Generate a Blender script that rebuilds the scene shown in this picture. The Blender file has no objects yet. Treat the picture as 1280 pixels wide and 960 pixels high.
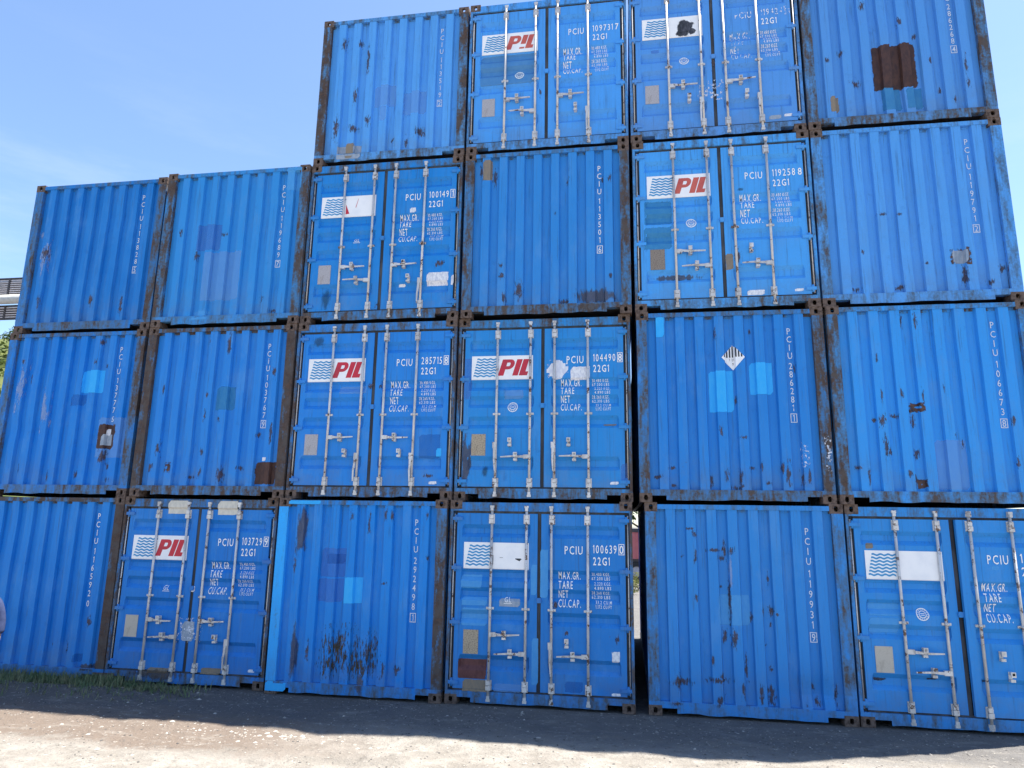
import bpy, bmesh, math, random
from mathutils import Vector, Matrix
random.seed(7)
S = bpy.context.scene
C = S.collection
R = math.radians

# ------------------------------------------------------------------ camera, sky, sun, exposure
cam = bpy.data.objects.new('camera', bpy.data.cameras.new('camera'))
C.objects.link(cam); S.camera = cam
cam.data.sensor_width = 36.0
cam.data.lens = 24.29
cam.data.clip_start = 0.05
cam.data.clip_end = 6000
cam.location = (2.3144, -9.3405, 2.2717)
cam.rotation_euler = (R(101.5129), R(-0.9406), R(9.1428))

SUN_DIR = Vector((3.6, 1.55, 10.36)).normalized()
SUN_EL = math.asin(SUN_DIR.z)
SUN_AZ = math.atan2(SUN_DIR.x, SUN_DIR.y)
W = bpy.data.worlds.new('World'); S.world = W; W.use_nodes = True
wn = W.node_tree.nodes; wl = W.node_tree.links
bg = wn['Background']
sky = wn.new('ShaderNodeTexSky'); sky.sky_type = 'NISHITA'; sky.sun_disc = False
sky.sun_elevation = SUN_EL; sky.sun_rotation = SUN_AZ
sky.altitude = 0; sky.air_density = 1.0; sky.dust_density = 0.6; sky.ozone_density = 4.0
tc = wn.new('ShaderNodeTexCoord'); mp = wn.new('ShaderNodeMapping'); mp.inputs['Scale'].default_value = (1.2, 1.2, 5.5); mp.inputs['Rotation'].default_value = (0.25, 0.1, 0.6)
wl.new(tc.outputs['Generated'], mp.inputs[0])
cn = wn.new('ShaderNodeTexNoise'); cn.inputs['Scale'].default_value = 2.6; cn.inputs['Detail'].default_value = 7; cn.inputs['Roughness'].default_value = 0.62; wl.new(mp.outputs[0], cn.inputs[0])
cr = wn.new('ShaderNodeMapRange'); cr.interpolation_type = 'SMOOTHSTEP'; cr.inputs[1].default_value = 0.50; cr.inputs[2].default_value = 0.78; cr.inputs[4].default_value = 0.38; wl.new(cn.outputs[0], cr.inputs[0])
sx = wn.new('ShaderNodeSeparateXYZ'); wl.new(tc.outputs['Generated'], sx.inputs[0])
er = wn.new('ShaderNodeMapRange'); er.interpolation_type = 'SMOOTHSTEP'; er.inputs[1].default_value = 0.62; er.inputs[2].default_value = 0.12; er.inputs[3].default_value = 0.0; er.inputs[4].default_value = 1.0; wl.new(sx.outputs[2], er.inputs[0])
cm = wn.new('ShaderNodeMath'); cm.operation = 'MULTIPLY'; wl.new(cr.outputs[0], cm.inputs[0]); wl.new(er.outputs[0], cm.inputs[1])
cx = wn.new('ShaderNodeMix'); cx.data_type = 'RGBA'; wl.new(cm.outputs[0], cx.inputs[0]); wl.new(sky.outputs[0], cx.inputs[6]); cx.inputs[7].default_value = (3.6, 4.0, 4.3, 1)
wl.new(cx.outputs[2], bg.inputs[0]); bg.inputs[1].default_value = 0.096
sl = bpy.data.lights.new('sun', 'SUN'); sl.energy = 5.0; sl.angle = R(0.5); sl.color = (1.0, 0.95, 0.87)
sun = bpy.data.objects.new('sun', sl); C.objects.link(sun)
sun.rotation_euler = SUN_DIR.to_track_quat('Z', 'Y').to_euler()
S.view_settings.view_transform = 'Standard'; S.view_settings.look = 'None'
S.view_settings.gamma = 1.0; S.view_settings.use_curve_mapping = False
S.view_settings.exposure = 1.6

# ------------------------------------------------------------------ node helpers
class NT:
    def __init__(s, name):
        s.m = bpy.data.materials.new(name); s.m.use_nodes = True
        s.t = s.m.node_tree; s.b = s.t.nodes['Principled BSDF']; s.out = s.t.nodes['Material Output']
    def n(s, ty, **k):
        o = s.t.nodes.new(ty)
        for a, v in k.items(): setattr(o, a, v)
        return o
    def l(s, a, b): s.t.links.new(a, b)
    def noise(s, vec, scale, detail=3.0, rough=0.55, stretch=None, off=None):
        if stretch or off:
            mp = s.n('ShaderNodeMapping'); s.l(vec, mp.inputs[0])
            if stretch: mp.inputs['Scale'].default_value = stretch
            if off: mp.inputs['Location'].default_value = off
            vec = mp.outputs[0]
        t = s.n('ShaderNodeTexNoise'); s.l(vec, t.inputs['Vector'])
        t.inputs['Scale'].default_value = scale; t.inputs['Detail'].default_value = detail
        t.inputs['Roughness'].default_value = rough
        return t.outputs['Fac']
    def ramp(s, fac, a, b, lo=0.0, hi=1.0):
        r = s.n('ShaderNodeMapRange'); r.interpolation_type = 'SMOOTHSTEP'
        r.inputs[1].default_value = a; r.inputs[2].default_value = b
        r.inputs[3].default_value = lo; r.inputs[4].default_value = hi
        s.l(fac, r.inputs[0]); return r.outputs[0]
    def math(s, op, a, b=None, clamp=False):
        m = s.n('ShaderNodeMath', operation=op, use_clamp=clamp)
        for i, v in enumerate((a, b)):
            if v is None: continue
            if isinstance(v, (int, float)): m.inputs[i].default_value = v
            else: s.l(v, m.inputs[i])
        return m.outputs[0]
    def mix(s, fac, a, b, mode='MIX'):
        m = s.n('ShaderNodeMix', data_type='RGBA', blend_type=mode)
        for i, v in ((0, fac), (6, a), (7, b)):
            if isinstance(v, (int, float)): m.inputs[i].default_value = v
            elif isinstance(v, tuple): m.inputs[i].default_value = (*v, 1.0)[:4]
            else: s.l(v, m.inputs[i])
        return m.outputs[2]
    def pos(s): return s.n('ShaderNodeNewGeometry').outputs['Position']
    def objc(s): return s.n('ShaderNodeTexCoord').outputs['Object']
    def bump(s, h, strength=0.3, dist=0.01):
        b = s.n('ShaderNodeBump'); b.inputs['Strength'].default_value = strength
        b.inputs['Distance'].default_value = dist; s.l(h, b.inputs['Height'])
        s.l(b.outputs[0], s.b.inputs['Normal'])
    def fin(s, col, rough=0.5, metal=0.0, spec=None):
        if isinstance(col, tuple): s.b.inputs['Base Color'].default_value = (*col, 1)[:4]
        else: s.l(col, s.b.inputs['Base Color'])
        if isinstance(rough, (int, float)): s.b.inputs['Roughness'].default_value = rough
        else: s.l(rough, s.b.inputs['Roughness'])
        s.b.inputs['Metallic'].default_value = metal
        if spec is not None: s.b.inputs['Specular IOR Level'].default_value = spec
        return s.m

RUST_A, RUST_B = (0.130, 0.066, 0.040), (0.048, 0.031, 0.026)

def paint_material(name, frame):
    """faded blue container paint; the object's colour gives the tint, its alpha the wear"""
    t = NT(name); p = t.pos()
    oi = t.n('ShaderNodeObjectInfo'); tint, wear = oi.outputs['Color'], oi.outputs['Alpha']
    oc = t.n('ShaderNodeSeparateXYZ'); t.l(t.objc(), oc.inputs[0])
    big = t.noise(p, 1.1, 3, 0.6)
    streak = t.noise(p, 1.0, 4, 0.6, stretch=(16, 16, 0.7))
    grain = t.noise(p, 55, 3, 0.7)
    col = t.mix(t.ramp(big, 0.35, 0.7, 0, 0.30), tint, (0.050, 0.285, 0.690))
    col = t.mix(t.ramp(streak, 0.50, 0.72, 0, 0.34), col, (0.070, 0.250, 0.560))
    col = t.mix(t.ramp(t.noise(p, 1.0, 5, 0.65, stretch=(30, 30, 1.3), off=(7, 3, 1)), 0.54, 0.74, 0, 0.42), col, (0.040, 0.085, 0.165))
    col = t.mix(t.ramp(grain, 0.45, 0.75, 0, 0.16), col, (0.10, 0.17, 0.30))
    dc = t.n('ShaderNodeSeparateXYZ'); t.l(p, dc.inputs[0])
    run = t.ramp(t.noise(p, 1.0, 5, 0.7, stretch=(38, 38, 0.55), off=(4, 4, 8)), 0.56, 0.70, 0, 0.55)
    col = t.mix(t.math('MULTIPLY', run, t.ramp(oc.outputs['Z'], 0.9, 2.4, 0.25, 1.0)), col, (0.030, 0.070, 0.160))
    col = t.mix(t.ramp(t.noise(p, 2.7, 6, 0.72, stretch=(1, 1, 0.5), off=(0, 5, 5)), 0.50, 0.72, 0, 0.38), col, (0.105, 0.300, 0.620))
    col = t.mix(t.ramp(t.noise(p, 5.5, 6, 0.75, off=(2, 0, 7)), 0.58, 0.74, 0, 0.30), col, (0.020, 0.090, 0.300))
    dust = t.ramp(oc.outputs['Z'], 0.75, 0.1, 0.0, 0.30)
    col = t.mix(t.math('MULTIPLY', dust, t.ramp(t.noise(p, 3.5, 5, 0.65, off=(6, 2, 3)), 0.35, 0.65)), col, (0.140, 0.165, 0.205))
    # small upright chips of rust, commoner low down
    low = t.ramp(oc.outputs['Z'], 0.1, 1.7, 0.055, 0.0)
    ch = t.noise(p, 1.0, 4, 0.62, stretch=(20, 20, 6.0), off=(2, 9, 4))
    thr = t.math('ADD', t.math('ADD', ch, low), t.math('MULTIPLY', wear, 0.10))
    chip = t.ramp(thr, 0.815, 0.855)
    if frame:
        fr = t.noise(p, 1.0, 6, 0.68, stretch=(9, 9, 2.2), off=(1, 5, 2))
        fr2 = t.noise(p, 26, 4, 0.7)
        f = t.math('ADD', t.math('ADD', fr, t.math('MULTIPLY', fr2, 0.35)), t.math('MULTIPLY', wear, 0.43))
        grey = t.ramp(f, 0.72, 0.98, 0, 0.85)
        col = t.mix(grey, col, (0.070, 0.120, 0.175))
        chip = t.math('MAXIMUM', chip, t.ramp(f, 0.915, 1.06))
    rust = t.mix(t.ramp(t.noise(p, 34, 4, 0.7), 0.35, 0.65), RUST_A, RUST_B)
    if frame: rust = t.mix(t.ramp(t.noise(p, 7, 3, 0.6), 0.36, 0.66, 0, 0.7), rust, (0.115, 0.104, 0.098)); rust = t.mix(0.45, rust, (0.070, 0.063, 0.062))
    col = t.mix(chip, col, rust)
    t.bump(t.math('ADD', t.math('MULTIPLY', chip, -0.6), t.noise(p, 7, 2, 0.5)), 0.25, 0.006)
    return t.fin(col, t.math('ADD', t.ramp(chip, 0, 1, 0.52, 0.85), t.ramp(big, 0.3, 0.7, -0.08, 0.1)), spec=0.22)

M = {}
M['paint'] = paint_material('container_paint', False)
M['frame'] = paint_material('weathered_frame_paint', True)

def simple(name, a, b, scale=18, lo=0.4, hi=0.7, rough=0.6, metal=0.0, stretch=None, rust=None, bump=0.0, spec=0.4, vary=0.0):
    t = NT(name); p = t.pos()
    col = t.mix(t.ramp(t.noise(p, scale, 4, 0.62, stretch=stretch), lo, hi), a, b)
    if rust:
        k = t.ramp(t.math('ADD', t.noise(p, 9, 5, 0.7), t.math('MULTIPLY', t.noise(p, 60, 3, 0.6), 0.25)), rust, rust + 0.07)
        col = t.mix(k, col, RUST_A)
    if vary:
        rn = t.n('ShaderNodeObjectInfo').outputs['Random']
        col = t.mix(t.math('MULTIPLY', rn, vary), col, (0.22, 0.19, 0.17))
    if bump: t.bump(t.noise(p, scale * 2, 4, 0.6), bump, 0.006)
    return t.fin(col, rough, metal, spec)

M['casting'] = simple('rusty_cast_steel', (0.155, 0.112, 0.092), (0.062, 0.043, 0.036), 22, rough=0.9, bump=0.6, spec=0.2)
M['galv'] = simple('galvanised_steel', (0.70, 0.68, 0.66), (0.50, 0.475, 0.46), 14, stretch=(1, 1, 0.3), rough=0.5, metal=0.25, rust=0.69, vary=0.28)
M['gasket'] = simple('black_rubber', (0.030, 0.034, 0.042), (0.075, 0.08, 0.09), 9, rough=0.85, stretch=(1, 1, 0.25), rust=0.80)
M['dark'] = simple('dark_underside', (0.02, 0.02, 0.022), (0.035, 0.03, 0.028), 5, rough=0.95)
M['white'] = simple('white_vinyl', (0.88, 0.87, 0.87), (0.80, 0.80, 0.82), 5, rough=0.45, rust=0.90)
M['wave'] = simple('blue_vinyl', (0.035, 0.25, 0.52), (0.05, 0.30, 0.58), 3, rough=0.45)
M['red'] = simple('red_vinyl', (0.56, 0.022, 0.045), (0.46, 0.03, 0.05), 4, rough=0.45)
M['red_faded'] = simple('faded_red_vinyl', (0.58, 0.12, 0.085), (0.48, 0.08, 0.07), 5, rough=0.55)

def worn(name, colr, lo, hi, scale=30, stretch=(1, 1, 1)):
    t = NT(name); p = t.pos()
    a = t.ramp(t.noise(p, scale, 4, 0.65, stretch=stretch), lo, hi)
    t.l(a, t.b.inputs['Alpha']); return t.fin(colr, 0.6)
M['letter'] = worn('white_lettering', (0.86, 0.86, 0.86), 0.20, 0.30)
M['letter_soft'] = worn('faded_lettering', (0.66, 0.72, 0.80), 0.26, 0.42)
M['letter_worn'] = worn('worn_white_lettering', (0.78, 0.80, 0.84), 0.44, 0.56, 26)

def decal(name, colA, colB, edge=0.35, scale=14, stretch=(1, 1, 0.45), alpha=1.0, lo=0.46, width=0.06, scale2=22, rough=0.6):
    """a stain or paint patch with its own ragged outline; attribute 'edge' is 0 at the rim and 1 inside"""
    t = NT(name); p = t.pos()
    at = t.n('ShaderNodeAttribute', attribute_name='edge')
    k = t.math('ADD', t.math('MULTIPLY', at.outputs['Fac'], edge), t.noise(p, scale, 5, 0.68, stretch=stretch))
    a = t.ramp(k, lo, lo + width, 0, alpha)
    t.l(a, t.b.inputs['Alpha'])
    col = t.mix(t.ramp(t.noise(p, scale2, 4, 0.65, stretch=(1, 1, 0.5)), 0.36, 0.66), colA, colB)
    return t.fin(col, rough, spec=0.3)
D = {}
D['rust'] = decal('rust_stain', (0.115, 0.068, 0.052), (0.055, 0.050, 0.065), 0.24, 34, (1.5, 1.5, 0.36), 0.74, 0.60, 0.10)
D['rustbig'] = decal('rust_patch', (0.085, 0.040, 0.030), (0.050, 0.026, 0.024), 0.7, 16, (1, 1, 0.6), 0.97, 0.66, 0.1)
D['rustframe'] = decal('rust_outline', RUST_A, RUST_B, 0.6, 16, (1, 1, 1), 0.85, 0.55, 0.1)
D['redbrown'] = decal('red_oxide_patch', (0.130, 0.050, 0.048), (0.095, 0.036, 0.036), 2.0, 12, (1, 1, 1), 1.0, 0.5, 0.1)
D['brown'] = decal('brown_grime', (0.085, 0.060, 0.050), (0.12, 0.105, 0.095), 0.35, 12, (1.5, 1.5, 0.35), 0.62, 0.55, 0.16)
D['olive'] = decal('olive_rust', (0.100, 0.070, 0.028), (0.050, 0.040, 0.030), 0.14, 30, (1.7, 1.7, 0.30), 0.85, 0.585, 0.10)
D['tan'] = decal('tan_tape', (0.30, 0.23, 0.155), (0.24, 0.20, 0.15), 1.0, 9, (1, 1, 1), 0.85, 0.62, 0.1)
D['cream'] = decal('cream_tape', (0.66, 0.62, 0.53), (0.55, 0.52, 0.46), 2.5, 9, (1, 1, 1), 1.0, 0.5, 0.1)
D['white'] = decal('white_sticker', (0.80, 0.80, 0.82), (0.55, 0.57, 0.66), 1.6, 26, (1, 1, 1), 1.0, 0.56, 0.08, 40)
D['diamond'] = decal('torn_white_label', (0.76, 0.77, 0.82), (0.60, 0.62, 0.72), 2.5, 16, (1, 1, 1), 1.0, 0.55, 0.06)
D['grey'] = decal('grey_repair_patch', (0.26, 0.33, 0.42), (0.38, 0.43, 0.50), 1.4, 12, (1, 1, 1), 0.9, 0.6, 0.1)
D['pale'] = decal('pale_faded_patch', (0.18, 0.42, 0.80), (0.20, 0.44, 0.80), 1.0, 14, (1.6, 1.6, 0.4), 0.42, 0.55, 0.15)
D['bright'] = decal('fresh_light_blue_paint', (0.030, 0.42, 0.92), (0.045, 0.45, 0.92), 2.2, 20, (1.6, 1.6, 0.35), 0.92, 0.62, 0.12)
D['bright2'] = decal('light_blue_touch_up', (0.075, 0.37, 0.80), (0.10, 0.40, 0.80), 1.8, 20, (1.6, 1.6, 0.35), 0.72, 0.62, 0.16)
D['violet'] = decal('violet_blue_patch', (0.085, 0.190, 0.58), (0.11, 0.21, 0.58), 1.0, 9, (1.4, 1.4, 0.4), 0.30, 0.55, 0.25)
D['teal'] = decal('teal_patch', (0.035, 0.25, 0.50), (0.06, 0.29, 0.50), 1.0, 9, (1, 1, 0.5), 0.55, 0.62, 0.3)
D['tealpale'] = decal('faded_teal_patch', (0.085, 0.28, 0.55), (0.11, 0.31, 0.56), 1.6, 6, (1, 1, 0.5), 0.6, 0.55, 0.2)
D['green'] = decal('dark_green_stain', (0.030, 0.080, 0.105), (0.022, 0.07, 0.13), 0.4, 14, (1.8, 1.8, 0.25), 0.5, 0.50, 0.30)
D['dark'] = decal('dark_blue_patch', (0.015, 0.11, 0.42), (0.025, 0.13, 0.46), 1.2, 10, (1, 1, 1), 0.30, 0.55, 0.15)
D['black'] = decal('black_scrape', (0.025, 0.03, 0.05), (0.04, 0.05, 0.08), 0.6, 16, (1, 1, 1), 0.85, 0.58, 0.1)
D['scuff'] = decal('pale_scuff', (0.34, 0.45, 0.66), (0.24, 0.36, 0.62), 0.22, 13, (1.4, 1.4, 0.35), 0.55, 0.58, 0.12)
D['scribble'] = decal('white_chalk_marks', (0.72, 0.75, 0.82), (0.55, 0.60, 0.72), 0.05, 24, (1, 1, 1), 0.9, 0.575, 0.03)

# ------------------------------------------------------------------ mesh helpers
def box(bm, x0, x1, y0, y1, z0, z1):
    v = [bm.verts.new((x, y, z)) for x in (x0, x1) for y in (y0, y1) for z in (z0, z1)]
    for f in ((0, 1, 3, 2), (4, 6, 7, 5), (0, 4, 5, 1), (2, 3, 7, 6), (0, 2, 6, 4), (1, 5, 7, 3)):
        bm.faces.new([v[i] for i in f])
def tube(bm, pts, r, n=8, cap=True):
    rings = []
    for i, p in enumerate(pts):
        p = Vector(p); a = Vector(pts[max(i - 1, 0)]); b = Vector(pts[min(i + 1, len(pts) - 1)])
        d = (b - a).normalized(); u = d.orthogonal().normalized(); w = d.cross(u)
        rr = r[i] if isinstance(r, (list, tuple)) else r
        rings.append([bm.verts.new(p + (u * math.cos(k * 2 * math.pi / n) + w * math.sin(k * 2 * math.pi / n)) * rr) for k in range(n)])
    for a, b in zip(rings, rings[1:]):
        # frames from orthogonal() may differ: match nearest start
        j = min(range(n), key=lambda q: (b[q].co - a[0].co).length)
        for k in range(n):
            f = bm.faces.new((a[k], a[(k + 1) % n], b[(k + 1 + j) % n], b[(k + j) % n])); f.smooth = True
    if cap:
        bm.faces.new(rings[0]); bm.faces.new(rings[-1])
def prism_xz(bm, poly, y0, y1):
    a = [bm.verts.new((x, y0, z)) for x, z in poly]; b = [bm.verts.new((x, y1, z)) for x, z in poly]
    bm.faces.new(a); bm.faces.new(b[::-1]); n = len(poly)
    for i in range(n): bm.faces.new((a[i], b[i], b[(i + 1) % n], a[(i + 1) % n]))
def mesh(name, bm, mat, smooth=False, fix=True):
    if fix: bmesh.ops.recalc_face_normals(bm, faces=bm.faces)
    me = bpy.data.meshes.new(name); bm.to_mesh(me); bm.free()
    if mat: me.materials.append(mat)
    if smooth:
        for p in me.polygons: p.use_smooth = True
    return me
def obj(name, me, parent=None, loc=None, color=None):
    o = bpy.data.objects.new(name, me); C.objects.link(o)
    if parent is not None: o.parent = parent
    if loc: o.location = loc
    if color: o.color = color
    return o
def tag(o, label=None, cat=None, group=None, kind=None):
    for k, v in (('label', label), ('category', cat), ('group', group), ('kind', kind)):
        if v: o[k] = v
    return o
def empty(name, loc, label, cat, group=None, rz=0.0):
    o = bpy.data.objects.new(name, None); C.objects.link(o); o.location = loc; o.rotation_euler.z = rz
    o.empty_display_size = 0.3
    return tag(o, label, cat, group)

# ------------------------------------------------------------------ the container: sizes and front surfaces
CW, CL, CH = 2.438, 6.058, 2.591
PITCH, RIB0, RIBW, SLOPE, DEEP = 0.258, 0.266, 0.118, 0.015, 0.054
END_OUT = 0.010
TROUGHS = ((2.27, 2.10), (1.70, 1.53), (1.455, 1.285), (1.165, 0.995), (0.605, 0.415))
TSL, TDEEP = 0.055, 0.042
LEAF_Y, LEAF_X0, LEAF_X1, TX0, TX1 = 0.022, 0.098, 1.194, 0.168, 1.098
LEAF_Z0, LEAF_Z1 = 0.188, 2.418
def end_breaks():
    xs = [0.14]
    for i in range(8):
        a = RIB0 + i * PITCH; xs += [a - SLOPE, a, a + RIBW, a + RIBW + SLOPE]
    return xs + [2.298]
EB = end_breaks()
DENTS = []
def dent(x, z):
    e = min(1.0, (x - 0.14) / 0.12, (2.298 - x) / 0.12, (z - 0.165) / 0.15, (2.505 - z) / 0.15)
    return max(0, e) * sum(a * math.exp(-((x - u) / w) ** 2 - ((z - v) / h) ** 2) for u, v, w, h, a in DENTS)
def end_y(x, z):
    if x < 0.14 or x > 2.298 or z < 0.165 or z > 2.505: return 0.0
    return rib_y(x) + dent(x, z)
def rib_y(x):
    k = (x - RIB0) % PITCH
    i = math.floor((x - RIB0) / PITCH)
    if i < 0: k = x - RIB0; i = 0
    if i > 7: k = x - RIB0 - 7 * PITCH
    if k < 0: f = min(1, -k / SLOPE)
    elif k <= RIBW: f = 0.0
    else:
        f = min(1, (k - RIBW) / SLOPE)
        if i < 7 and k > PITCH - SLOPE: f = (PITCH - k) / SLOPE
    return END_OUT + DEEP * f
ZB = sorted(v for a, b in TROUGHS for v in (a, a - TSL, b + TSL, b))
def door_y(x, z):
    if x > CW / 2: x = CW - x
    if x < LEAF_X0 or z > LEAF_Z1 or z < LEAF_Z0: return 0.0
    d = 0.0
    for a, b in TROUGHS:
        if b < z < a: d = min(1, (a - z) / TSL, (z - b) / TSL)
    fx = max(0, min(1, (x - TX0) / 0.02, (TX1 - x) / 0.02))
    return LEAF_Y + TDEEP * d * fx
XB = [TX0, TX0 + 0.02, TX1 - 0.02, TX1, CW - TX1, CW - TX1 + 0.02, CW - TX0 - 0.02, CW - TX0, CW - LEAF_X0, LEAF_X0, LEAF_X1, CW - LEAF_X1]
HB = [0.165, 2.505]

def cut(bm, kind):
    xs, zs = (EB, HB) if kind == 'end' else (XB, ZB + [LEAF_Z0, LEAF_Z1])
    if not bm.verts: return
    x0 = min(v.co.x for v in bm.verts); x1 = max(v.co.x for v in bm.verts)
    z0 = min(v.co.z for v in bm.verts); z1 = max(v.co.z for v in bm.verts)
    for x in xs:
        if x0 < x < x1: bmesh.ops.bisect_plane(bm, geom=bm.verts[:] + bm.edges[:] + bm.faces[:], plane_co=(x, 0, 0), plane_no=(1, 0, 0))
    for z in zs:
        if z0 < z < z1: bmesh.ops.bisect_plane(bm, geom=bm.verts[:] + bm.edges[:] + bm.faces[:], plane_co=(0, 0, z), plane_no=(0, 0, 1))
def drape(bm, kind, lift):
    """lay a flat sheet onto the ribbed front so that it follows every fold"""
    cut(bm, kind); f = end_y if kind == 'end' else door_y
    for v in bm.verts:
        v.co.y = f(v.co.x, v.co.z) - lift

# ------------------------------------------------------------------ flat lettering
_gl = {}
def glyph(ch, bold=0.0, shear=0.0):
    key = (ch, bold, shear)
    if ch == '1' and key not in _gl:
        w = 0.088 + bold * 1.6
        _gl[key] = ([(0.10, 0), (0.10 + w, 0), (0.10 + w, CAP), (0.10, CAP), (0.10, CAP - 0.13), (0.0, CAP - 0.19), (0.0, CAP - 0.11)], [(0, 1, 2, 3), (4, 3, 6, 5)])
    if key not in _gl:
        cu = bpy.data.curves.new('glyph', 'FONT'); cu.body = ch; cu.size = 1.0; cu.resolution_u = 2
        cu.offset = bold; cu.shear = shear
        o = bpy.data.objects.new('glyph', cu)
        me = bpy.data.meshes.new_from_object(o)
        bpy.data.objects.remove(o)
        vs = [(v.co.x, v.co.y) for v in me.vertices]; fs = [tuple(p.vertices) for p in me.polygons]
        bpy.data.meshes.remove(me); bpy.data.curves.remove(cu)
        _gl[key] = (vs, fs)
    return _gl[key]
CAP = 0.70
def put_char(bm, ch, x, z, h, xs=0.78, bold=0.012, centre=False, slant=0.0):
    vs, fs = glyph(ch, bold)
    if not vs: return 0.45 * h * xs
    x0 = min(v[0] for v in vs); x1 = max(v[0] for v in vs); s = h / CAP
    w = (x1 - x0) * s * xs
    ox = x - (w / 2 if centre else 0)
    nv = [bm.verts.new((ox + (vx - x0) * s * xs + slant * vy * s, 0, z + vy * s)) for vx, vy in vs]
    for f in fs:
        try: bm.faces.new([nv[i] for i in f])
        except ValueError: pass
    return w
def put_text(bm, txt, x, z, h, width=None, xs=0.78, gap=0.24, bold=0.012, slant=0.0):
    """left aligned line; with width the line is fitted to it"""
    def run(b, sx):
        cx = x
        for ch in txt:
            if ch == ' ': cx += 0.42 * h * sx / 0.78; continue
            cx += put_char(b, ch, cx, z, h, sx, bold, slant=slant) + gap * h * sx / 0.78
        return cx - x - gap * h * sx / 0.78
    if width:
        t = bmesh.new(); w = run(t, xs); t.free(); xs *= width / w
    run(bm, xs)
def put_frame(bm, x0, x1, z0, z1, t):
    for a, b, c, d in ((x0, x1, z0, z0 + t), (x0, x1, z1 - t, z1), (x0, x0 + t, z0 + t, z1 - t), (x1 - t, x1, z0 + t, z1 - t)):
        quad(bm, a, b, c, d)
def quad(bm, x0, x1, z0, z1):
    bm.faces.new([bm.verts.new(q) for q in ((x0, 0, z0), (x1, 0, z0), (x1, 0, z1), (x0, 0, z1))])
def ring(bm, x, z, r0, r1, n=24):
    a = [bm.verts.new((x + r0 * math.cos(i * 2 * math.pi / n), 0, z + r0 * math.sin(i * 2 * math.pi / n))) for i in range(n)]
    b = [bm.verts.new((x + r1 * math.cos(i * 2 * math.pi / n), 0, z + r1 * math.sin(i * 2 * math.pi / n))) for i in range(n)]
    for i in range(n): bm.faces.new((a[i], b[i], b[(i + 1) % n], a[(i + 1) % n]))

# ------------------------------------------------------------------ shared meshes
def casting_mesh(sx, sz, sy):
    """hollow corner casting with a hole in its front, outer side and top or bottom; sx, sy, sz = +1/-1 give the outward sides"""
    bm = bmesh.new(); L, Wd, H, T = 0.178, 0.162, 0.118, 0.028
    def plate(o, u, v, n, a, b, ru, rv):
        m = [(-1, -1), (0, -1), (1, -1), (1, 0), (1, 1), (0, 1), (-1, 1), (-1, 0)]
        outer = [bm.verts.new(o + u * (i * a / 2) + v * (j * b / 2)) for i, j in m]
        inner = []; deep = []
        for i, j in m:
            k = 0.80 if i and j else 1.0
            q = o + u * (i * ru * k) + v * (j * rv * k)
            inner.append(bm.verts.new(q)); deep.append(bm.verts.new(q - n * T))
        for i in range(8):
            j = (i + 1) % 8
            bm.faces.new((outer[i], outer[j], inner[j], inner[i])); bm.faces.new((inner[i], inner[j], deep[j], deep[i]))
    def solid(o, u, v, a, b):
        bm.faces.new([bm.verts.new(o + u * (i * a / 2) + v * (j * b / 2)) for i, j in ((-1, -1), (1, -1), (1, 1), (-1, 1))])
    X, Y, Z = Vector((1, 0, 0)), Vector((0, 1, 0)), Vector((0, 0, 1))
    c = Vector((-sx * Wd / 2, -sy * L / 2, -sz * H / 2))      # centre; the outer corner is the origin
    plate(c + Y * sy * L / 2, X, Z, Y * sy, Wd, H, 0.026, 0.036)
    plate(c + X * sx * Wd / 2, Y, Z, X * sx, L, H, 0.038, 0.028)
    plate(c + Z * sz * H / 2, X, Y, Z * sz, Wd, L, 0.032, 0.055)
    solid(c - Y * sy * L / 2, X, Z, Wd, H); solid(c - X * sx * Wd / 2, Y, Z, L, H); solid(c - Z * sz * H / 2, X, Y, Wd, L)
    return mesh('corner_casting', bm, M['casting'], fix=False)
CAST = {(sx, sz, sy): casting_mesh(sx, sz, sy) for sx in (-1, 1) for sz in (-1, 1) for sy in (-1, 1)}

def end_wall_mesh():
    bm = bmesh.new(); nz = 60; rows = []
    for j in range(nz + 1):
        z = 0.165 + 2.34 * j / nz; zc = min(max(z, 0.1651), 2.5049)
        rows.append([bm.verts.new((x, end_y(min(max(x, 0.1401), 2.2979), zc), z)) for x in EB])
    for j in range(nz):
        for i in range(len(EB) - 1): bm.faces.new((rows[j][i], rows[j][i + 1], rows[j + 1][i + 1], rows[j + 1][i]))
    return mesh('end_wall', bm, M['paint'], fix=False)

def leaf_mesh(right):
    bm = bmesh.new()
    xs = [LEAF_X0, TX0, TX0 + 0.02, TX1 - 0.02, TX1, LEAF_X1]; zs = [LEAF_Z0] + ZB + [LEAF_Z1]
    g = [[bm.verts.new((x, door_y(min(max(x, LEAF_X0 + 1e-4), LEAF_X1), min(max(z, LEAF_Z0 + 1e-4), LEAF_Z1 - 1e-4)), z)) for x in xs] for z in zs]
    for j in range(len(zs) - 1):
        for i in range(len(xs) - 1): bm.faces.new((g[j][i], g[j][i + 1], g[j + 1][i + 1], g[j + 1][i]))
    # folded rim
    rim = [g[0][i] for i in range(len(xs))] + [g[j][-1] for j in range(1, len(zs))] + [g[-1][i] for i in range(len(xs) - 2, -1, -1)] + [g[j][0] for j in range(len(zs) - 2, 0, -1)]
    back = [bm.verts.new((v.co.x, LEAF_Y + 0.05, v.co.z)) for v in rim]
    for i in range(len(rim)): bm.faces.new((rim[i], back[i], back[(i + 1) % len(rim)], rim[(i + 1) % len(rim)]))
    if right:
        for v in bm.verts: v.co.x = CW - v.co.x
        bmesh.ops.reverse_faces(bm, faces=bm.faces)
    return mesh('door_leaf', bm, M['paint'], fix=False)
ME_LEAF = (leaf_mesh(False), leaf_mesh(True))

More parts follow.
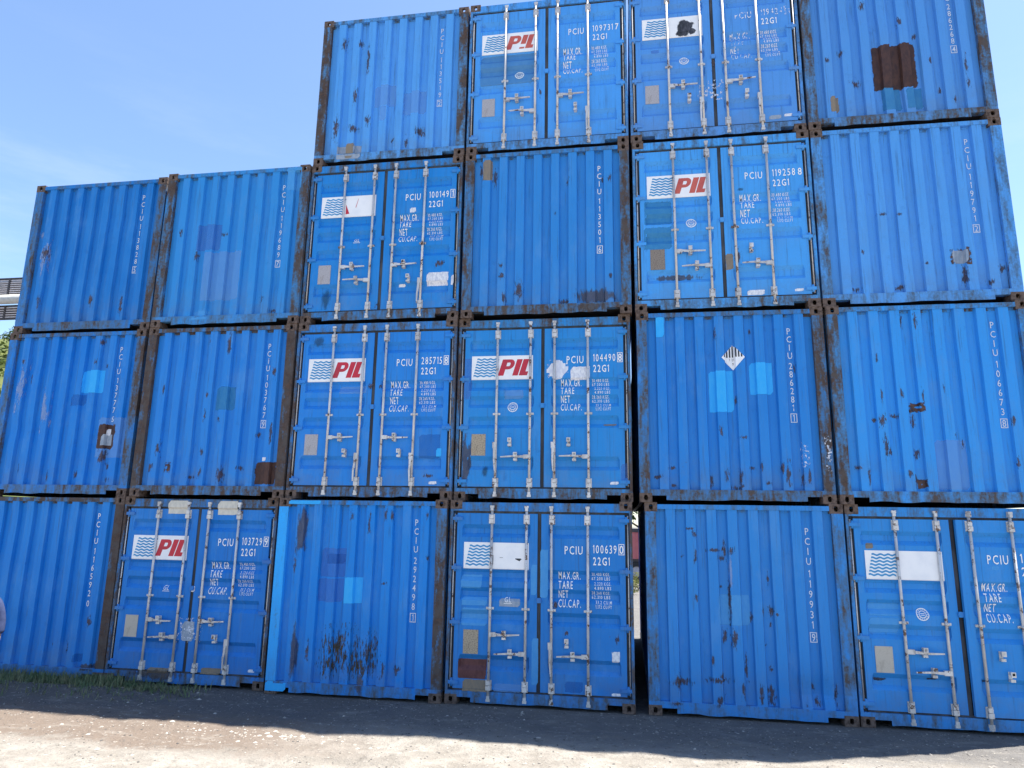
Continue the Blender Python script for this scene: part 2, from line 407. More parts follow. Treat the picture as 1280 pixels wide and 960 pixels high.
def sill_mesh(lip):
    rnd = random.Random(lip); bm = bmesh.new()
    a, b = 0.163, CW - 0.163
    low = []
    n = 14
    for i in range(n + 1):
        x = 0.345 + (CW - 0.69) * i / n
        low.append((x, 0.030 + (rnd.uniform(-0.006, 0.012) if 0 < i < n else 0)))
    poly = [(a, 0.088), (0.345, 0.088)] + low + [(CW - 0.345, 0.088), (b, 0.088), (b, 0.1185), (CW - 0.004, 0.1185), (CW - 0.004, 0.165), (0.004, 0.165), (0.004, 0.1185), (a, 0.1185)]
    top = [(x, z) for x, z in poly]
    # simple strips instead of one concave polygon
    for (x0, x1, z0, z1) in ((a, 0.345, 0.088, 0.165), (CW - 0.345, b, 0.088, 0.165)): box(bm, x0, x1, 0.002, 0.10, z0, z1)
    for (x0, zb0), (x1, zb1) in zip(low, low[1:]):
        prism_xz(bm, [(x0, zb0), (x1, zb1), (x1, 0.165), (x0, 0.165)], 0.002, 0.012)
    box(bm, 0.345, CW - 0.345, 0.0125, 0.10, 0.153, 0.165)
    for x0, x1 in ((0.004, a), (b, CW - 0.004)): box(bm, x0, x1, 0.002, 0.10, 0.1185, 0.165)
    return mesh('bottom_sill', bm, M['frame'])
ME_SILL = [sill_mesh(i) for i in range(5)]
bm = bmesh.new()
for x0, x1 in ((0.003, 0.14), (2.298, CW - 0.003)): box(bm, x0, x1, 0.0, 0.12, 0.1655, 2.4725)
ME_POST_END = []
for x0, x1 in ((0.003, 0.14), (2.298, CW - 0.003)):
    bm = bmesh.new(); box(bm, x0, x1, 0.0, 0.12, 0.1655, 2.4725); ME_POST_END.append(mesh('corner_post', bm, M['frame']))
ME_POST_DOOR = []
for s in (0, 1):
    bm = bmesh.new(); box(bm, 0.003, 0.040, 0.0, 0.12, 0.1655, 2.4725); box(bm, 0.040, 0.110, 0.085, 0.118, 0.1655, 2.4725)
    if s:
        for v in bm.verts: v.co.x = CW - v.co.x
    ME_POST_DOOR.append(mesh('corner_post', bm, M['frame']))
bm = bmesh.new(); box(bm, 0.163, CW - 0.163, 0.001, 0.10, 2.505, 2.565); box(bm, 0.141, 2.297, 0.06, 0.10, 2.4735, 2.505)
ME_HEAD_END = mesh('top_header', bm, M['frame'])
bm = bmesh.new(); box(bm, 0.163, CW - 0.163, 0.004, 0.10, 2.448, 2.562); box(bm, 0.041, 0.163, 0.004, 0.10, 2.448, 2.472); box(bm, CW - 0.163, CW - 0.041, 0.004, 0.10, 2.448, 2.472)
ME_HEAD_DOOR = mesh('top_header', bm, M['frame'])
bm = bmesh.new()
box(bm, 1.1945, CW - 1.1945, 0.034, 0.075, LEAF_Z0, LEAF_Z1)
box(bm, LEAF_X0, CW - LEAF_X0, 0.030, 0.08, LEAF_Z1 + 0.0005, 2.4475)
box(bm, LEAF_X0, CW - LEAF_X0, 0.030, 0.08, 0.1655, LEAF_Z0 - 0.0005)
for x in (0.066, CW - 0.0965): box(bm, x, x + 0.0305, 0.052, 0.084, 0.166, 2.447)
ME_GASKET = mesh('door_gasket', bm, M['gasket'])
bm = bmesh.new()     # shell: ribbed sides
def side_mesh(s):
    bm = bmesh.new(); ys = []; y = 0.12; k = 0
    while y < 5.93:
        ys.append((y, 0.012 if k % 4 in (1, 2) else 0.046)); y += (0.068, 0.07, 0.068, 0.072)[k % 4]; k += 1
    ys.append((5.938, 0.046))
    r = [[bm.verts.new((d if s == 0 else CW - d, y, z)) for y, d in ys] for z in (0.165, 2.50)]
    for i in range(len(ys) - 1): bm.faces.new((r[0][i], r[0][i + 1], r[1][i + 1], r[1][i]))
    return mesh('side_wall', bm, M['paint'])
ME_SIDE = (side_mesh(0), side_mesh(1))
ME_RAIL = []
for s in (0, 1):
    bm = bmesh.new(); x0, x1 = ((0.006, 0.06), (CW - 0.06, CW - 0.006))[s]
    box(bm, x0, x1, 0.179, CL - 0.179, 2.50, 2.584); box(bm, x0, x1, 0.179, CL - 0.179, 0.006, 0.165); ME_RAIL.append(mesh('side_rail', bm, M['frame']))
bm = bmesh.new(); box(bm, 0.0605, CW - 0.0605, 0.101, CL - 0.101, 2.545, 2.556); ME_ROOF = mesh('roof', bm, M['paint'])
bm = bmesh.new(); box(bm, 0.0605, CW - 0.0605, 0.121, CL - 0.121, 0.095, 0.120); ME_FLOOR = mesh('floor_pan', bm, M['dark'])
bm = bmesh.new(); box(bm, 0.003, CW - 0.003, CL - 0.11, CL - 0.004, 0.1195, 2.4715); box(bm, 0.163, CW - 0.163, CL - 0.10, CL - 0.006, 2.4725, 2.562); box(bm, 0.163, CW - 0.163, CL - 0.10, CL - 0.006, 0.03, 0.1190); ME_BACK = mesh('rear_wall', bm, M['paint'])

# door hardware, built around its own origin and placed by location
bm = bmesh.new()
tube(bm, [(0, 0, 0.075), (0, 0, 2.50)], 0.0175, 10)
box(bm, -0.027, 0.027, -0.02, 0.016, 2.492, 2.522); box(bm, -0.019, 0.019, -0.026, 0.026, 2.455, 2.4915)
box(bm, -0.027, 0.027, -0.02, 0.016, 0.052, 0.082); box(bm, -0.019, 0.019, -0.026, 0.026, 0.0825, 0.12)
ME_ROD = mesh('lock_rod', bm, M['galv'])
bm = bmesh.new(); box(bm, -0.040, 0.040, 0.010, 0.026, -0.062, 0.062); box(bm, -0.030, 0.030, -0.023, 0.0095, -0.058, -0.004); box(bm, -0.024, 0.024, -0.021, 0.0095, 0.004, 0.052); tube(bm, [(-0.032, -0.004, 0.03), (0.032, -0.004, 0.03)], 0.009, 6); ME_GUIDE = mesh('rod_guide', bm, M['galv'])
bm = bmesh.new(); box(bm, -0.052, 0.052, 0.006, 0.034, -0.014, 0.014); tube(bm, [(0, 0, -0.018), (0, 0, 0.018)], 0.026, 10); ME_BRACKET = mesh('rod_bracket', bm, M['galv'])
def handle_mesh():
    bm = bmesh.new()
    box(bm, 0.0, 0.085, -0.021, 0.021, -0.027, 0.027)
    prism_xz(bm, [(0.085, -0.017), (0.23, -0.020), (0.23, 0.004), (0.085, 0.017)], -0.032, -0.018)
    prism_xz(bm, [(0.23, -0.020), (0.40, -0.010), (0.40, 0.006), (0.23, 0.004)], -0.046, -0.030)
    box(bm, 0.22, 0.24, -0.046, -0.0185, -0.019, 0.003)
    return mesh('door_handle', bm, M['galv'])
ME_HANDLE = handle_mesh()
bm = bmesh.new()
box(bm, -0.020, 0.020, 0.02, 0.044, -0.055, 0.055); box(bm, -0.026, 0.026, -0.028, 0.0195, -0.052, -0.022); box(bm, -0.014, 0.014, -0.05, 0.0195, 0.022, 0.050)
box(bm, -0.026, 0.026, -0.05, -0.03, 0.004, 0.062)
ME_RETAIN = mesh('handle_retainer', bm, M['galv'])
bm = bmesh.new(); box(bm, -0.092, 0.055, -0.018, 0.010, -0.022, 0.022); tube(bm, [(-0.037, -0.004, -0.05), (-0.037, -0.004, 0.05)], 0.017, 8); ME_HINGE = (mesh('hinge', bm, M['paint']),)
ME_HINGE += (ME_HINGE[0].copy(),)
for v in ME_HINGE[1].vertices: v.co.x = -v.co.x
ME_HINGE[1].flip_normals()
bm = bmesh.new(); tube(bm, [(0, 0, 0.2), (0, 0, 2.41)], 0.009, 6); ME_PIN = mesh('hinge_bar', bm, M['galv'])
bm = bmesh.new(); box(bm, -0.026, 0.026, -0.006, 0.02, -0.032, 0.032); box(bm, -0.034, 0.034, 0.0, 0.02, -0.014, 0.014); ME_LATCH = mesh('seam_latch', bm, M['paint'])
def plate_material(name, base, ink):
    t = NT(name); oc = t.n('ShaderNodeTexCoord').outputs['Object']
    ln = t.noise(oc, 1.0, 3, 0.7, stretch=(60, 1, 95)); edge = t.noise(oc, 9, 3, 0.6)
    col = t.mix(t.ramp(ln, 0.50, 0.60, 0, ink), base, (0.09, 0.075, 0.06))
    col = t.mix(t.ramp(edge, 0.5, 0.75, 0, 0.35), col, (0.16, 0.11, 0.07))
    return t.fin(col, 0.6)
PLATE = {'grey': plate_material('grey_data_plate', (0.42, 0.40, 0.42), 0.35), 'tan': plate_material('tan_data_plate', (0.42, 0.34, 0.24), 0.75),
         'cream': plate_material('cream_data_plate', (0.50, 0.45, 0.38), 0.10), 'bronze': plate_material('bronze_data_plate', (0.26, 0.21, 0.17), 0.8)}
ME_PLATE = {}
for k, m in PLATE.items():
    bm = bmesh.new(); box(bm, -0.10, 0.10, -0.004, 0.0, -0.15, 0.15); ME_PLATE[k] = mesh('data_plate', bm, m)

# ------------------------------------------------------------------ decals
def patch_mesh(kind, x0, z0, x1, z1, lift, shape):
    bm = bmesh.new(); pad = 0.02 if shape not in ('diamond',) else 0
    w, h = x1 - x0, z1 - z0
    nx = max(4, min(16, int(w / 0.035))); nz = max(4, min(24, int(h / 0.04)))
    lay = bm.verts.layers.float.new('edge')
    g = []
    for j in range(nz + 1):
        row = []
        for i in range(nx + 1):
            u, q = i / nx, j / nz
            x, z = x0 + w * u, z0 + h * q
            if shape == 'diamond': x, z = x0 + w * (0.5 + (u - 0.5) - (q - 0.5) * 0.0), z
            v = bm.verts.new((x, 0, z))
            e = min(min(u, 1 - u) * w, min(q, 1 - q) * h)
            if shape == 'rust': e = max(0, 1 - math.hypot(2 * u - 1, 2 * q - 1)) * 1.3
            elif shape == 'rustframe': e = max(0, 1 - abs(e - 0.02) / 0.022)
            elif shape == 'rustbig': e = min(1, e / 0.05)
            elif shape == 'diamond': e = max(0, (1 - abs(2 * u - 1) - abs(2 * q - 1)) * 5 - 0.2)
            else: e = min(1, e / 0.018)
            v[lay] = e; row.append(v)
        g.append(row)
    for j in range(nz):
        for i in range(nx): bm.faces.new((g[j][i], g[j][i + 1], g[j + 1][i + 1], g[j + 1][i]))
    drape(bm, kind, lift)
    return bm
SHAPE = {'rust': 'rust', 'olive': 'rust', 'scuff': 'rust', 'rustbig': 'rustbig', 'rustframe': 'rustframe', 'diamond': 'diamond', 'brown': 'rust', 'green': 'rust', 'scribble': 'rust', 'black': 'rust'}
NAMES = {'rust': 'rust_stain', 'rustbig': 'rust_patch', 'rustframe': 'rust_outline', 'redbrown': 'red_oxide_patch', 'brown': 'grime_stain', 'olive': 'rust_stain', 'tan': 'tape_strip',
         'cream': 'tape_strip', 'white': 'sticker', 'diamond': 'torn_label', 'grey': 'repair_patch', 'pale': 'faded_patch', 'bright': 'paint_patch', 'bright2': 'paint_patch', 'violet': 'paint_patch',
         'teal': 'paint_patch', 'tealpale': 'faded_patch', 'green': 'grime_stain', 'dark': 'paint_patch', 'black': 'scrape', 'scuff': 'scuff', 'scribble': 'chalk_mark'}
def add_decals(root, kind, items):
    for i, (k, x0, z0, x1, z1) in enumerate(items):
        if k in ('rust', 'olive', 'scuff', 'brown'):          # the noise eats the rim: start a little larger
            gx, gz = (x1 - x0) * 0.12 + 0.006, (z1 - z0) * 0.10 + 0.006
            x0, x1, z0, z1 = max(0.006, x0 - gx), min(CW - 0.006, x1 + gx), max(0.035, z0 - gz), min(2.56, z1 + gz)
        bm = patch_mesh(kind, x0, z0, x1, z1, 0.0020 + 0.00010 * i, SHAPE.get(k, 'rect'))
        obj(NAMES[k], mesh(NAMES[k], bm, D[k], fix=False), root)

# stains and paint patches: kind, x0, z0, x1, z1 on the container's front, metres
DECALS = {
 (3, 1): [('scuff', 0.231, 1.006, 0.421, 1.582),('rust', 0.291, 1.224, 0.41, 1.49),('rust', 0.341, 0.405, 0.388, 0.663),('rust', 1.284, 0.414, 1.361, 0.626),('rust', 1.851, 0.228, 1.905, 0.605),('scuff', 0.136, 1.63, 0.241, 1.787)],
 (3, 2): [('pale', 0.757, 0.407, 1.414, 1.21),('violet', 0.616, 1.241, 1.006, 1.686),('bright2', 2.054, 2.174, 2.316, 2.56),('bright2', 0.675, 0.096, 0.958, 0.258),('rust', 1.023, 1.45, 1.14, 1.522),('rust', 0.301, 1.498, 0.367, 1.627),('rust', 1.764, 0.323, 1.834, 0.483),('rust', 1.945, 0.189, 2.047, 0.257),('rust', 0.005, 0.448, 0.088, 0.551),('rust', 0.611, 1.063, 0.663, 1.231)],
 (4, 3): [('pale', 0.923, 0.965, 1.305, 1.341),('pale', 1.418, 0.778, 1.793, 1.181),('pale', 1.04, 0.694, 1.155, 0.968),('grey', 0.374, 0.063, 0.771, 0.324),('tan', 0.511, 0.075, 0.648, 0.349),('rust', 0.763, 1.5, 0.831, 2.071),('rust', 0.282, 0.405, 0.375, 0.858),('rust', 0.515, 0.536, 0.714, 0.671),('rust', 1.621, 0.391, 1.799, 0.548),('rust', 0.333, 2.011, 0.413, 2.251),('rust', 0.617, 2.05, 0.696, 2.186),('rust', 0.798, 0.619, 0.896, 0.813),('rust', 0.585, 1.026, 0.647, 1.322),('rust', 1.24, 0.332, 1.3, 0.426),('rust', 1.465, 0.22, 1.51, 0.441)],
 (4, 4): [('tealpale', 0.178, 1.147, 1.056, 1.671),('rust', 1.111, 0.858, 1.142, 1.057)],
 (4, 5): [('scribble', 0.974, 0.606, 1.35, 0.931),('grey', 1.949, 0.222, 2.119, 0.288),('white', 2.154, 0.254, 2.267, 0.299),('rust', 1.193, 1.092, 1.24, 1.34),('violet', 0.319, 1.449, 0.442, 1.511)],
 (4, 6): [('rustbig', 0.914, 0.555, 1.508, 1.265),('teal', 1.003, 0.219, 1.274, 0.592),('teal', 1.311, 0.222, 1.544, 0.564),('tan', 0.314, 0.256, 0.447, 0.519),('rust', 0.592, 0.631, 0.761, 0.752),('rust', 1.286, 1.509, 1.35, 1.681),('rust', 1.645, 0.901, 1.692, 1.001),('rust', 1.728, 0.417, 1.786, 0.534),('rust', 1.482, 1.311, 1.541, 1.413),('rust', 0.469, 1.122, 0.542, 1.24),('rust', 0.809, 1.833, 0.887, 1.983),('rust', 2.089, 0.645, 2.123, 0.984),('rust', 2.084, 0.474, 2.141, 0.614),('rust', 0.301, 1.022, 0.35, 1.14),('rust', 1.897, 0.239, 1.955, 0.377)],
 (3, 3): [('green', 0.283, 0.2, 0.459, 0.58),('white', 1.934, 0.531, 2.269, 0.734),('white', 1.501, 0.532, 1.609, 0.576),('rust', 2.056, 0.826, 2.193, 0.921),('white', 1.629, 1.706, 1.724, 1.785),('white', 2.309, 0.522, 2.355, 0.677),('rust', 1.16, 0.225, 1.222, 0.303),('rust', 0.272, 1.796, 0.298, 1.863)],
 (3, 4): [('tan', 0.27, 2.136, 0.414, 2.478),('rust', 0.213, 2.16, 0.277, 2.475),('rust', 0.417, 2.037, 0.49, 2.35),('brown', 1.631, 0.162, 2.228, 0.368),('brown', 1.645, 0.035, 2.082, 0.161),('rust', 0.545, 0.564, 0.627, 0.659),('rust', 0.541, 0.74, 0.603, 0.82),('rust', 0.778, 0.207, 0.905, 0.553),('rust', 0.597, 0.184, 0.658, 0.404),('rust', 1.344, 1.516, 1.381, 1.572),('rust', 1.526, 1.988, 1.563, 2.121),('rust', 2.133, 1.997, 2.178, 2.128),('rust', 2.034, 1.997, 2.061, 2.136),('rust', 1.379, 0.165, 1.616, 0.245),('rust', 2.131, 0.492, 2.174, 0.591)],
 (3, 5): [('teal', 0.145, 1.283, 0.545, 1.664),('teal', 0.137, 0.907, 0.534, 1.261),('brown', 0.247, 0.462, 0.882, 0.535),('rust', 1.361, 0.626, 1.449, 0.893),('white', 1.506, 0.197, 1.736, 0.271),('white', 2.121, 0.229, 2.237, 0.27),('green', 1.441, 1.735, 1.539, 1.782),('tan', 1.239, 0.57, 1.349, 0.813)],
 (3, 6): [('rustframe', 1.621, 0.518, 1.877, 0.767),('grey', 1.648, 0.546, 1.85, 0.736),('rust', 1.755, 0.222, 1.835, 0.514),('rust', 0.397, 0.203, 0.522, 0.281),('rust', 0.926, 0.207, 1.05, 0.285),('rust', 2.186, 0.381, 2.291, 0.51),('rust', 1.03, 1.246, 1.1, 1.301),('rust', 0.791, 1.256, 0.909, 1.304),('rust', 1.298, 0.54, 1.356, 0.574),('rust', 0.535, 0.715, 0.578, 0.795),('rust', 0.378, 0.31, 0.406, 0.42),('rust', 2.038, 0.222, 2.117, 0.302)],
 (2, 1): [('bright', 1.417, 1.585, 1.791, 1.952),('dark', 1.226, 1.384, 1.501, 1.566),('pale', 1.809, 0.575, 2.253, 1.199),('rustbig', 1.806, 0.702, 2.12, 1.102),('grey', 1.875, 0.765, 2.067, 0.941),('rust', 1.871, 0.48, 1.977, 0.718),('white', 1.939, 0.919, 2.0, 1.022),('scuff', 0.716, 0.979, 0.902, 1.658),('scuff', 0.249, 1.328, 0.401, 2.108),('rust', 1.591, 2.025, 1.646, 2.119),('rust', 1.809, 1.957, 1.857, 2.058),('rust', 0.272, 2.073, 0.337, 2.159),('rust', 1.651, 2.347, 1.707, 2.45),('rust', 0.456, 1.729, 0.513, 1.933),('rust', 1.984, 0.355, 2.055, 0.512),('rust', 1.995, 0.214, 2.118, 0.277),('rust', 0.472, 0.316, 0.535, 0.476),('rust', 1.002, 0.223, 1.075, 0.382),('rust', 1.45, 0.258, 1.54, 0.384)],
 (2, 2): [('teal', 1.207, 1.279, 1.529, 1.65),('rustbig', 1.939, 0.178, 2.279, 0.528),('rustframe', 0.48, 0.356, 0.609, 0.51),('rust', 1.339, 2.099, 1.401, 2.476),('rust', 1.007, 2.271, 1.049, 2.386),('rust', 2.109, 1.748, 2.165, 1.971),('rust', 1.068, 1.1, 1.105, 1.289),('rust', 1.062, 0.603, 1.112, 0.726),('rust', 1.368, 0.194, 1.467, 0.451),('rust', 0.888, 0.266, 0.988, 0.312),('rust', 0.34, 0.603, 0.391, 0.837),('rust', 2.139, 0.725, 2.185, 1.123),('rust', 0.346, 1.52, 0.374, 1.682),('rust', 1.286, 1.098, 1.326, 1.208),('rust', 1.67, 0.391, 1.752, 0.467),('rust', 1.917, 0.872, 1.989, 0.955),('white', 2.05, 0.525, 2.122, 0.58),('rust', 1.065, 1.479, 1.109, 1.558),('rust', 1.064, 0.282, 1.114, 0.435),('rust', 0.242, 0.355, 0.311, 0.478)],
 (2, 3): [('pale', 0.696, 1.504, 1.12, 1.623),('dark', 1.937, 0.563, 2.252, 0.913),('bright', 2.192, 0.593, 2.27, 0.714),('white', 2.1, 0.212, 2.215, 0.254),('rust', 2.018, 0.307, 2.174, 0.352),('green', 0.228, 2.217, 0.434, 2.384),('rust', 1.133, 1.574, 1.222, 1.66),('rust', 1.297, 1.584, 1.346, 1.658)],
 (2, 4): [('diamond', 1.274, 1.679, 1.578, 1.958),('white', 1.608, 1.667, 1.879, 1.858),('pale', 0.679, 1.41, 0.956, 1.543),('violet', 0.094, 1.405, 0.204, 2.012),('brown', 0.091, 0.165, 0.223, 0.862),('violet', 2.28, 0.239, 2.375, 0.513),('white', 2.138, 0.227, 2.253, 0.267),('tan', 2.042, 1.021, 2.241, 1.051),('green', 0.365, 0.315, 0.471, 0.479)],
 (2, 5): [('bright', 0.943, 1.187, 1.261, 1.75),('bright', 1.469, 1.416, 1.768, 1.853),('scribble', 2.055, 0.459, 2.151, 0.782),('scribble', 2.342, 0.409, 2.423, 0.868),('rust', 1.16, 0.168, 1.314, 0.231),('rust', 1.848, 0.201, 1.917, 0.55),('rust', 1.798, 0.349, 1.831, 0.55),('rust', 0.911, 0.2, 0.953, 0.374),('rust', 0.167, 0.306, 0.326, 0.356),('rust', 0.387, 0.43, 0.503, 0.474),('rust', 0.409, 0.202, 0.496, 0.24),('rust', 1.303, 0.825, 1.407, 0.872),('rust', 1.594, 0.234, 1.663, 0.276),('rust', 1.41, 0.434, 1.48, 0.477),('rust', 1.097, 0.259, 1.147, 0.433),('rust', 2.119, 0.209, 2.152, 0.479),('rust', 1.486, 2.206, 1.521, 2.315),('rust', 2.03, 1.671, 2.058, 1.853),('rust', 1.019, 2.187, 1.069, 2.345),('rust', 1.052, 0.873, 1.094, 1.022),('bright', 0.26, 2.223, 0.375, 2.511),('rust', 1.278, 0.202, 1.32, 0.433),('rust', 1.27, 1.29, 1.298, 1.411),('rust', 1.55, 0.405, 1.577, 0.521),('rust', 2.036, 0.208, 2.08, 0.436)],
 (2, 6): [('pale', 1.171, 0.19, 1.542, 0.809),('rustframe', 0.915, 1.16, 1.1, 1.285),('rust', 0.924, 0.899, 0.979, 1.16),('rust', 0.536, 0.96, 0.625, 1.155),('rust', 0.57, 0.547, 0.625, 0.93),('rust', 0.618, 0.591, 0.672, 0.723),('rust', 0.698, 1.078, 0.789, 1.138),('rust', 0.453, 1.035, 0.542, 1.086),('rust', 0.82, 1.318, 0.853, 1.484),('rust', 0.824, 0.33, 0.87, 0.431),('rust', 0.928, 0.562, 0.995, 0.693),('rust', 0.897, 0.195, 0.938, 0.402),('rust', 0.906, 2.239, 0.94, 2.491),('rust', 1.06, 2.235, 1.102, 2.486),('rust', 1.328, 1.401, 1.355, 1.522),('rust', 1.076, 1.195, 1.096, 1.495),('rustframe', 0.934, 0.196, 1.04, 0.316),('rust', 0.203, 0.429, 0.299, 0.481),('rust', 0.583, 1.29, 0.611, 1.473),('rust', 2.069, 0.952, 2.106, 1.126),('rust', 2.066, 0.436, 2.105, 0.606),('rust', 1.489, 0.693, 1.516, 0.809),('rust', 0.359, 0.226, 0.386, 0.458),('rust', 1.408, 0.838, 1.443, 0.897),('rust', 0.566, 1.78, 0.586, 1.935)],
 (1, 1): [('dark', 1.903, 0.233, 2.034, 0.349),('rust', 2.049, 0.723, 2.143, 0.883),('rust', 1.746, 0.358, 1.803, 0.516),('rust', 1.533, 1.458, 1.56, 1.524),('brown', 2.016, 0.138, 2.296, 0.215),('rust', 1.501, 0.41, 1.539, 0.506)],
 (1, 2): [('cream', 0.71, 2.348, 1.026, 2.54),('cream', 1.503, 2.342, 1.815, 2.542),('tan', 0.669, 0.148, 0.985, 0.224),('tan', 1.473, 0.174, 1.782, 0.256),('grey', 1.122, 0.587, 1.316, 0.861),('scribble', 1.027, 0.563, 1.443, 0.906),('white', 2.181, 0.221, 2.285, 0.263),('white', 1.205, 1.257, 1.263, 1.337),('brown', 0.414, 0.08, 1.24, 0.203)],
 (1, 3): [('violet', 0.654, 1.524, 1.035, 1.923),('violet', 0.646, 1.195, 1.01, 1.516),('dark', 0.742, 1.703, 1.014, 1.84),('bright', 1.024, 1.19, 1.302, 1.538),('olive', 0.742, 0.52, 0.892, 0.886),('olive', 0.789, 0.245, 1.184, 0.876),('olive', 0.978, 0.562, 1.12, 0.911),('olive', 1.158, 0.225, 1.273, 0.853),('olive', 1.255, 0.266, 1.568, 0.845),('olive', 1.44, 0.487, 1.544, 0.864),('olive', 0.702, 0.238, 1.019, 0.552),('olive', 1.02, 0.228, 1.542, 0.571),('brown', 0.332, 0.184, 0.404, 0.884),('brown', 0.287, 1.812, 0.418, 2.478),('rust', 1.613, 0.276, 1.665, 0.462),('rust', 1.767, 0.316, 1.887, 0.439),('rust', 1.065, 2.283, 1.109, 2.436),('rust', 1.325, 2.068, 1.361, 2.473),('rust', 1.553, 2.273, 1.589, 2.476),('rust', 1.644, 2.241, 1.68, 2.477),('rust', 1.534, 1.446, 1.639, 1.479),('rust', 0.271, 1.542, 0.308, 1.81),('rust', 2.165, 1.755, 2.2, 1.853),('brown', 1.28, 0.045, 1.366, 0.291),('rust', 0.545, 0.445, 0.588, 0.699),('rust', 2.158, 2.316, 2.193, 2.45)],
 (1, 4): [('bright2', 0.168, 1.433, 0.457, 1.616),('bright2', 0.187, 1.219, 0.538, 1.33),('bright2', 0.183, 0.961, 0.542, 1.193),('grey', 0.692, 1.216, 0.974, 1.323),('redbrown', 0.164, 0.313, 0.541, 0.548),('bright2', 1.109, 1.371, 1.192, 1.766),('bright2', 1.231, 1.343, 1.34, 1.961),('bright2', 1.127, 0.269, 1.218, 0.844),('pale', 0.638, 0.174, 1.012, 0.273),('white', 2.154, 0.587, 2.254, 0.721),('white', 2.143, 0.192, 2.257, 0.227),('rust', 1.391, 1.193, 1.472, 1.317),('rust', 2.204, 0.811, 2.245, 0.932),('tan', 0.227, 0.156, 0.621, 0.307),('rust', 1.538, 0.891, 1.602, 0.936),('dark', 1.555, 0.206, 1.791, 0.339)],
 (1, 5): [('bright2', 0.889, 1.086, 1.272, 1.461),('rust', 1.024, 1.945, 1.103, 2.035),('rust', 0.973, 1.858, 1.012, 2.146),('rust', 0.877, 1.866, 1.004, 1.93),('rust', 0.769, 1.976, 0.976, 2.015),('rust', 0.508, 2.245, 0.625, 2.277),('rust', 0.599, 2.106, 0.654, 2.269),('rust', 0.612, 1.833, 0.645, 1.993),('rust', 1.487, 1.198, 1.548, 1.351),('rust', 1.413, 1.185, 1.437, 1.348),('rust', 1.567, 1.215, 1.607, 1.258),('rust', 1.033, 0.806, 1.107, 1.065),('rust', 0.932, 0.877, 0.985, 1.061),('rust', 1.177, 0.438, 1.213, 0.767),('rust', 1.417, 0.153, 1.528, 0.437),('rust', 1.328, 0.181, 1.373, 0.431),('rust', 0.256, 0.351, 0.569, 0.436),('rust', 0.35, 0.262, 0.397, 0.533),('rust', 0.678, 0.406, 1.017, 0.466),('rust', 0.871, 0.423, 0.926, 0.537),('rust', 1.119, 0.228, 1.164, 0.465),('rust', 0.823, 0.141, 0.93, 0.274),('rust', 1.464, 0.541, 1.515, 0.63),('rust', 1.944, 0.359, 1.988, 0.447),('rust', 1.948, 0.187, 2.05, 0.289),('rust', 2.187, 0.199, 2.237, 0.445),('rust', 0.28, 0.127, 0.405, 0.172),('rust', 0.78, 0.598, 0.817, 0.719),('rust', 1.013, 1.063, 1.044, 1.717),('rust', 1.495, 1.542, 1.514, 1.776),('rust', 0.445, 1.887, 0.484, 1.932),('rust', 1.267, 1.134, 1.298, 1.242),('rust', 1.857, 0.181, 1.887, 0.224),('rust', 1.419, 0.852, 1.449, 0.882),('rust', 1.493, 1.082, 1.524, 1.158),('scuff', 1.037, 1.528, 1.075, 1.907),('rust', 0.91, 1.525, 0.948, 1.572),('rust', 0.604, 1.358, 0.636, 1.452)],
 (1, 6): [('bright2', 0.196, 1.263, 0.55, 1.418),('bright2', 0.181, 1.063, 0.534, 1.247),('bright2', 1.598, 1.833, 1.679, 1.889),('black', 0.173, 0.512, 0.346, 0.554),('black', 0.773, 0.553, 0.91, 0.582),('black', 1.351, 0.57, 1.408, 0.591),('tan', 0.217, 2.053, 0.31, 2.127)],
}

